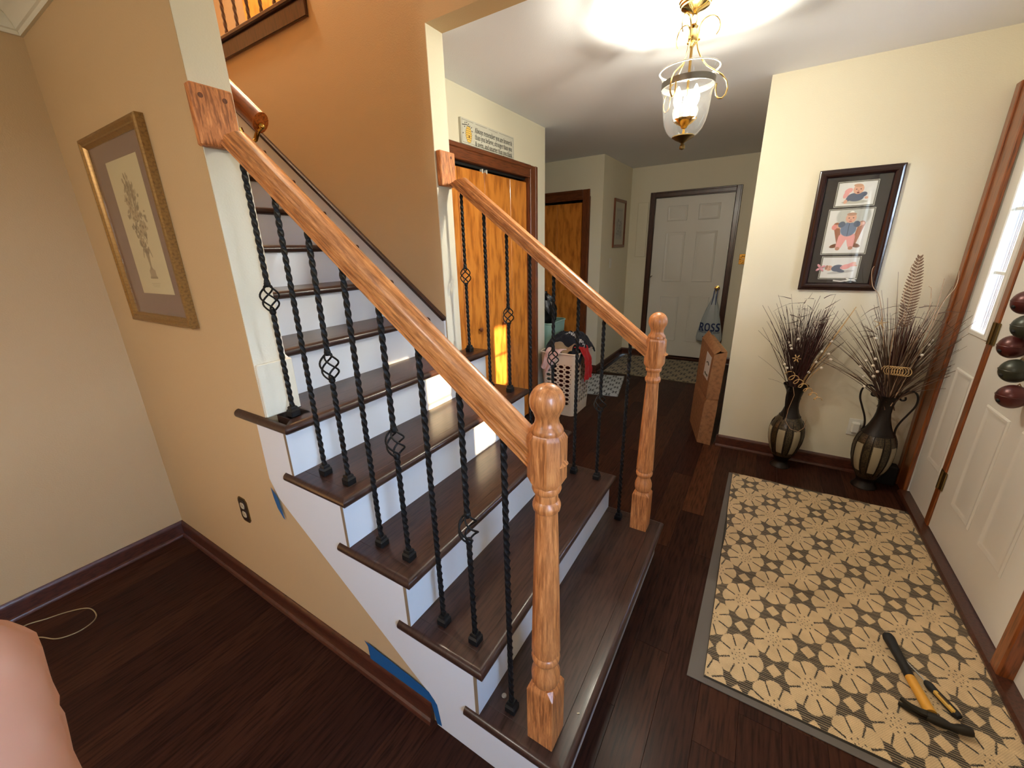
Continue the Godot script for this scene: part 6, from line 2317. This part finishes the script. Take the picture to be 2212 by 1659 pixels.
func make_hand() -> void:
	# the viewer's own left hand, holding the camera; one finger tip reaches into the lower left corner
	var cam := Transform3D(Basis.from_euler(Vector3(-0.3183, 0.5711, -0.0309)), Vector3(1.408, 1.501, 0.6515))
	var T0 := V(-0.0600, -0.0330, -0.043)
	var chains := [
		[[T0, 0.0076], [V(-0.0515, -0.0553, -0.0406), 0.0086], [V(-0.0440, -0.0735, -0.024), 0.0094], [V(-0.036, -0.098, 0.012), 0.0110]],
		[[V(-0.0560, -0.0560, -0.018), 0.0076], [V(-0.0520, -0.0760, -0.020), 0.0088], [V(-0.0480, -0.0930, -0.004), 0.0096], [V(-0.038, -0.106, 0.032), 0.0112]],
		[[V(-0.0480, -0.0700, 0.004), 0.0074], [V(-0.0510, -0.0890, -0.002), 0.0084], [V(-0.0500, -0.1040, 0.014), 0.0092], [V(-0.036, -0.113, 0.050), 0.0108]],
		[[V(-0.0400, -0.0840, 0.026), 0.0066], [V(-0.0460, -0.0990, 0.020), 0.0074], [V(-0.0460, -0.1100, 0.034), 0.0082], [V(-0.032, -0.118, 0.066), 0.0098]],
		[[V(0.004, -0.0560, 0.016), 0.0086], [V(0.008, -0.0780, 0.026), 0.0100], [V(0.004, -0.1020, 0.046), 0.0122], [V(-0.006, -0.122, 0.076), 0.0150]],
		[[V(-0.034, -0.100, 0.016), 0.013], [V(-0.018, -0.130, 0.086), 0.020], [V(-0.012, -0.146, 0.125), 0.022], [V(-0.008, -0.156, 0.150), 0.0225]],
		[[V(-0.036, -0.110, 0.040), 0.014], [V(-0.016, -0.132, 0.090), 0.019], [V(-0.012, -0.146, 0.125), 0.022]],
		[[V(-0.032, -0.117, 0.064), 0.013], [V(-0.014, -0.136, 0.100), 0.018], [V(-0.012, -0.146, 0.125), 0.022]],
	]
	var bones := []
	for ch in chains:
		for i in ch.size() - 1:
			bones.append([ch[i][0], ch[i + 1][0], ch[i][1], ch[i + 1][1]])
	var lo := V(-0.080, -0.190, -0.062)
	var cell := 0.0034
	var nx := 34
	var ny := 54
	var nz := 63
	var field := PackedFloat32Array()
	field.resize(nx * ny * nz)
	field.fill(1.0)
	for b in bones:
		var a: Vector3 = b[0]
		var d: Vector3 = b[1] - a
		var dd := d.length_squared()
		var reach: float = maxf(b[2], b[3]) + 0.012
		var p0: Vector3 = (a.min(b[1]) - Vector3.ONE * reach - lo) / cell
		var p1: Vector3 = (a.max(b[1]) + Vector3.ONE * reach - lo) / cell
		for k in range(maxi(0, int(p0.z)), mini(nz, int(p1.z) + 2)):
			for j in range(maxi(0, int(p0.y)), mini(ny, int(p1.y) + 2)):
				for i in range(maxi(0, int(p0.x)), mini(nx, int(p1.x) + 2)):
					var p := lo + V(i, j, k) * cell
					var t := clampf((p - a).dot(d) / dd, 0.0, 1.0)
					var s: float = (p - a - d * t).length() - lerpf(b[2], b[3], t)
					var at := (k * ny + j) * nx + i
					var o := field[at]
					var h := maxf(0.004 - absf(s - o), 0.0) / 0.004
					field[at] = minf(s, o) - h * h * 0.001
	var verts := {}
	var mb := MB.new()
	var cellv := func(i: int, j: int, k: int) -> Vector3:
		var key := Vector3i(i, j, k)
		if verts.has(key):
			return verts[key]
		var sum := Vector3()
		var n := 0
		for e in [[0, 1], [2, 3], [4, 5], [6, 7], [0, 2], [1, 3], [4, 6], [5, 7], [0, 4], [1, 5], [2, 6], [3, 7]]:
			var c0 := Vector3i(i + (e[0] & 1), j + ((e[0] >> 1) & 1), k + ((e[0] >> 2) & 1))
			var c1 := Vector3i(i + (e[1] & 1), j + ((e[1] >> 1) & 1), k + ((e[1] >> 2) & 1))
			var f0 := field[(c0.z * ny + c0.y) * nx + c0.x]
			var f1 := field[(c1.z * ny + c1.y) * nx + c1.x]
			if (f0 < 0.0) != (f1 < 0.0):
				sum += Vector3(c0).lerp(Vector3(c1), f0 / (f0 - f1))
				n += 1
		var out: Vector3 = cam * (lo + (sum / maxi(n, 1)) * cell)
		verts[key] = out
		return out
	for k in range(1, nz - 1):
		for j in range(1, ny - 1):
			for i in range(1, nx - 1):
				var f0 := field[(k * ny + j) * nx + i]
				for ax in 3:
					var q := Vector3i(i, j, k)
					q[ax] += 1
					var f1 := field[(q.z * ny + q.y) * nx + q.x]
					if (f0 < 0.0) == (f1 < 0.0):
						continue
					var u := Vector3i()
					var w := Vector3i()
					u[(ax + 1) % 3] = 1
					w[(ax + 2) % 3] = 1
					var g := Vector3i(i, j, k)
					var c := []
					for m in [g - u - w, g - w, g, g - u]:
						c.append(cellv.call(m.x, m.y, m.z))
					if f0 < 0.0:
						mb.quad(c[0], c[1], c[2], c[3])
					else:
						mb.quad(c[3], c[2], c[1], c[0])
	var skin := flat(Color(0.66, 0.47, 0.38), 0.55)
	skin.subsurf_scatter_enabled = true
	skin.subsurf_scatter_strength = 0.15
	var root := thing("person", "person's left hand with one finger tip reaching into the picture, lower left corner", "person", cam * V(-0.012, -0.146, 0.125))
	wpart(root, "hand", mb, skin, 80.0)
	var sl := MB.new()
	var rr := []
	for q in [[V(-0.011, -0.150, 0.132), 0.031], [V(-0.008, -0.156, 0.145), 0.034], [V(0.010, -0.190, 0.220), 0.042], [V(0.040, -0.240, 0.330), 0.050]]:
		var ring := PackedVector3Array()
		for i in 20:
			ring.append(cam * (q[0] + V(cos(TAU * i / 20.0), sin(TAU * i / 20.0), 0) * q[1]))
		rr.append(ring)
	wpart(root, "sleeve", sl.loft(rr), cloth(Color(0.20, 0.22, 0.26)), 50.0)
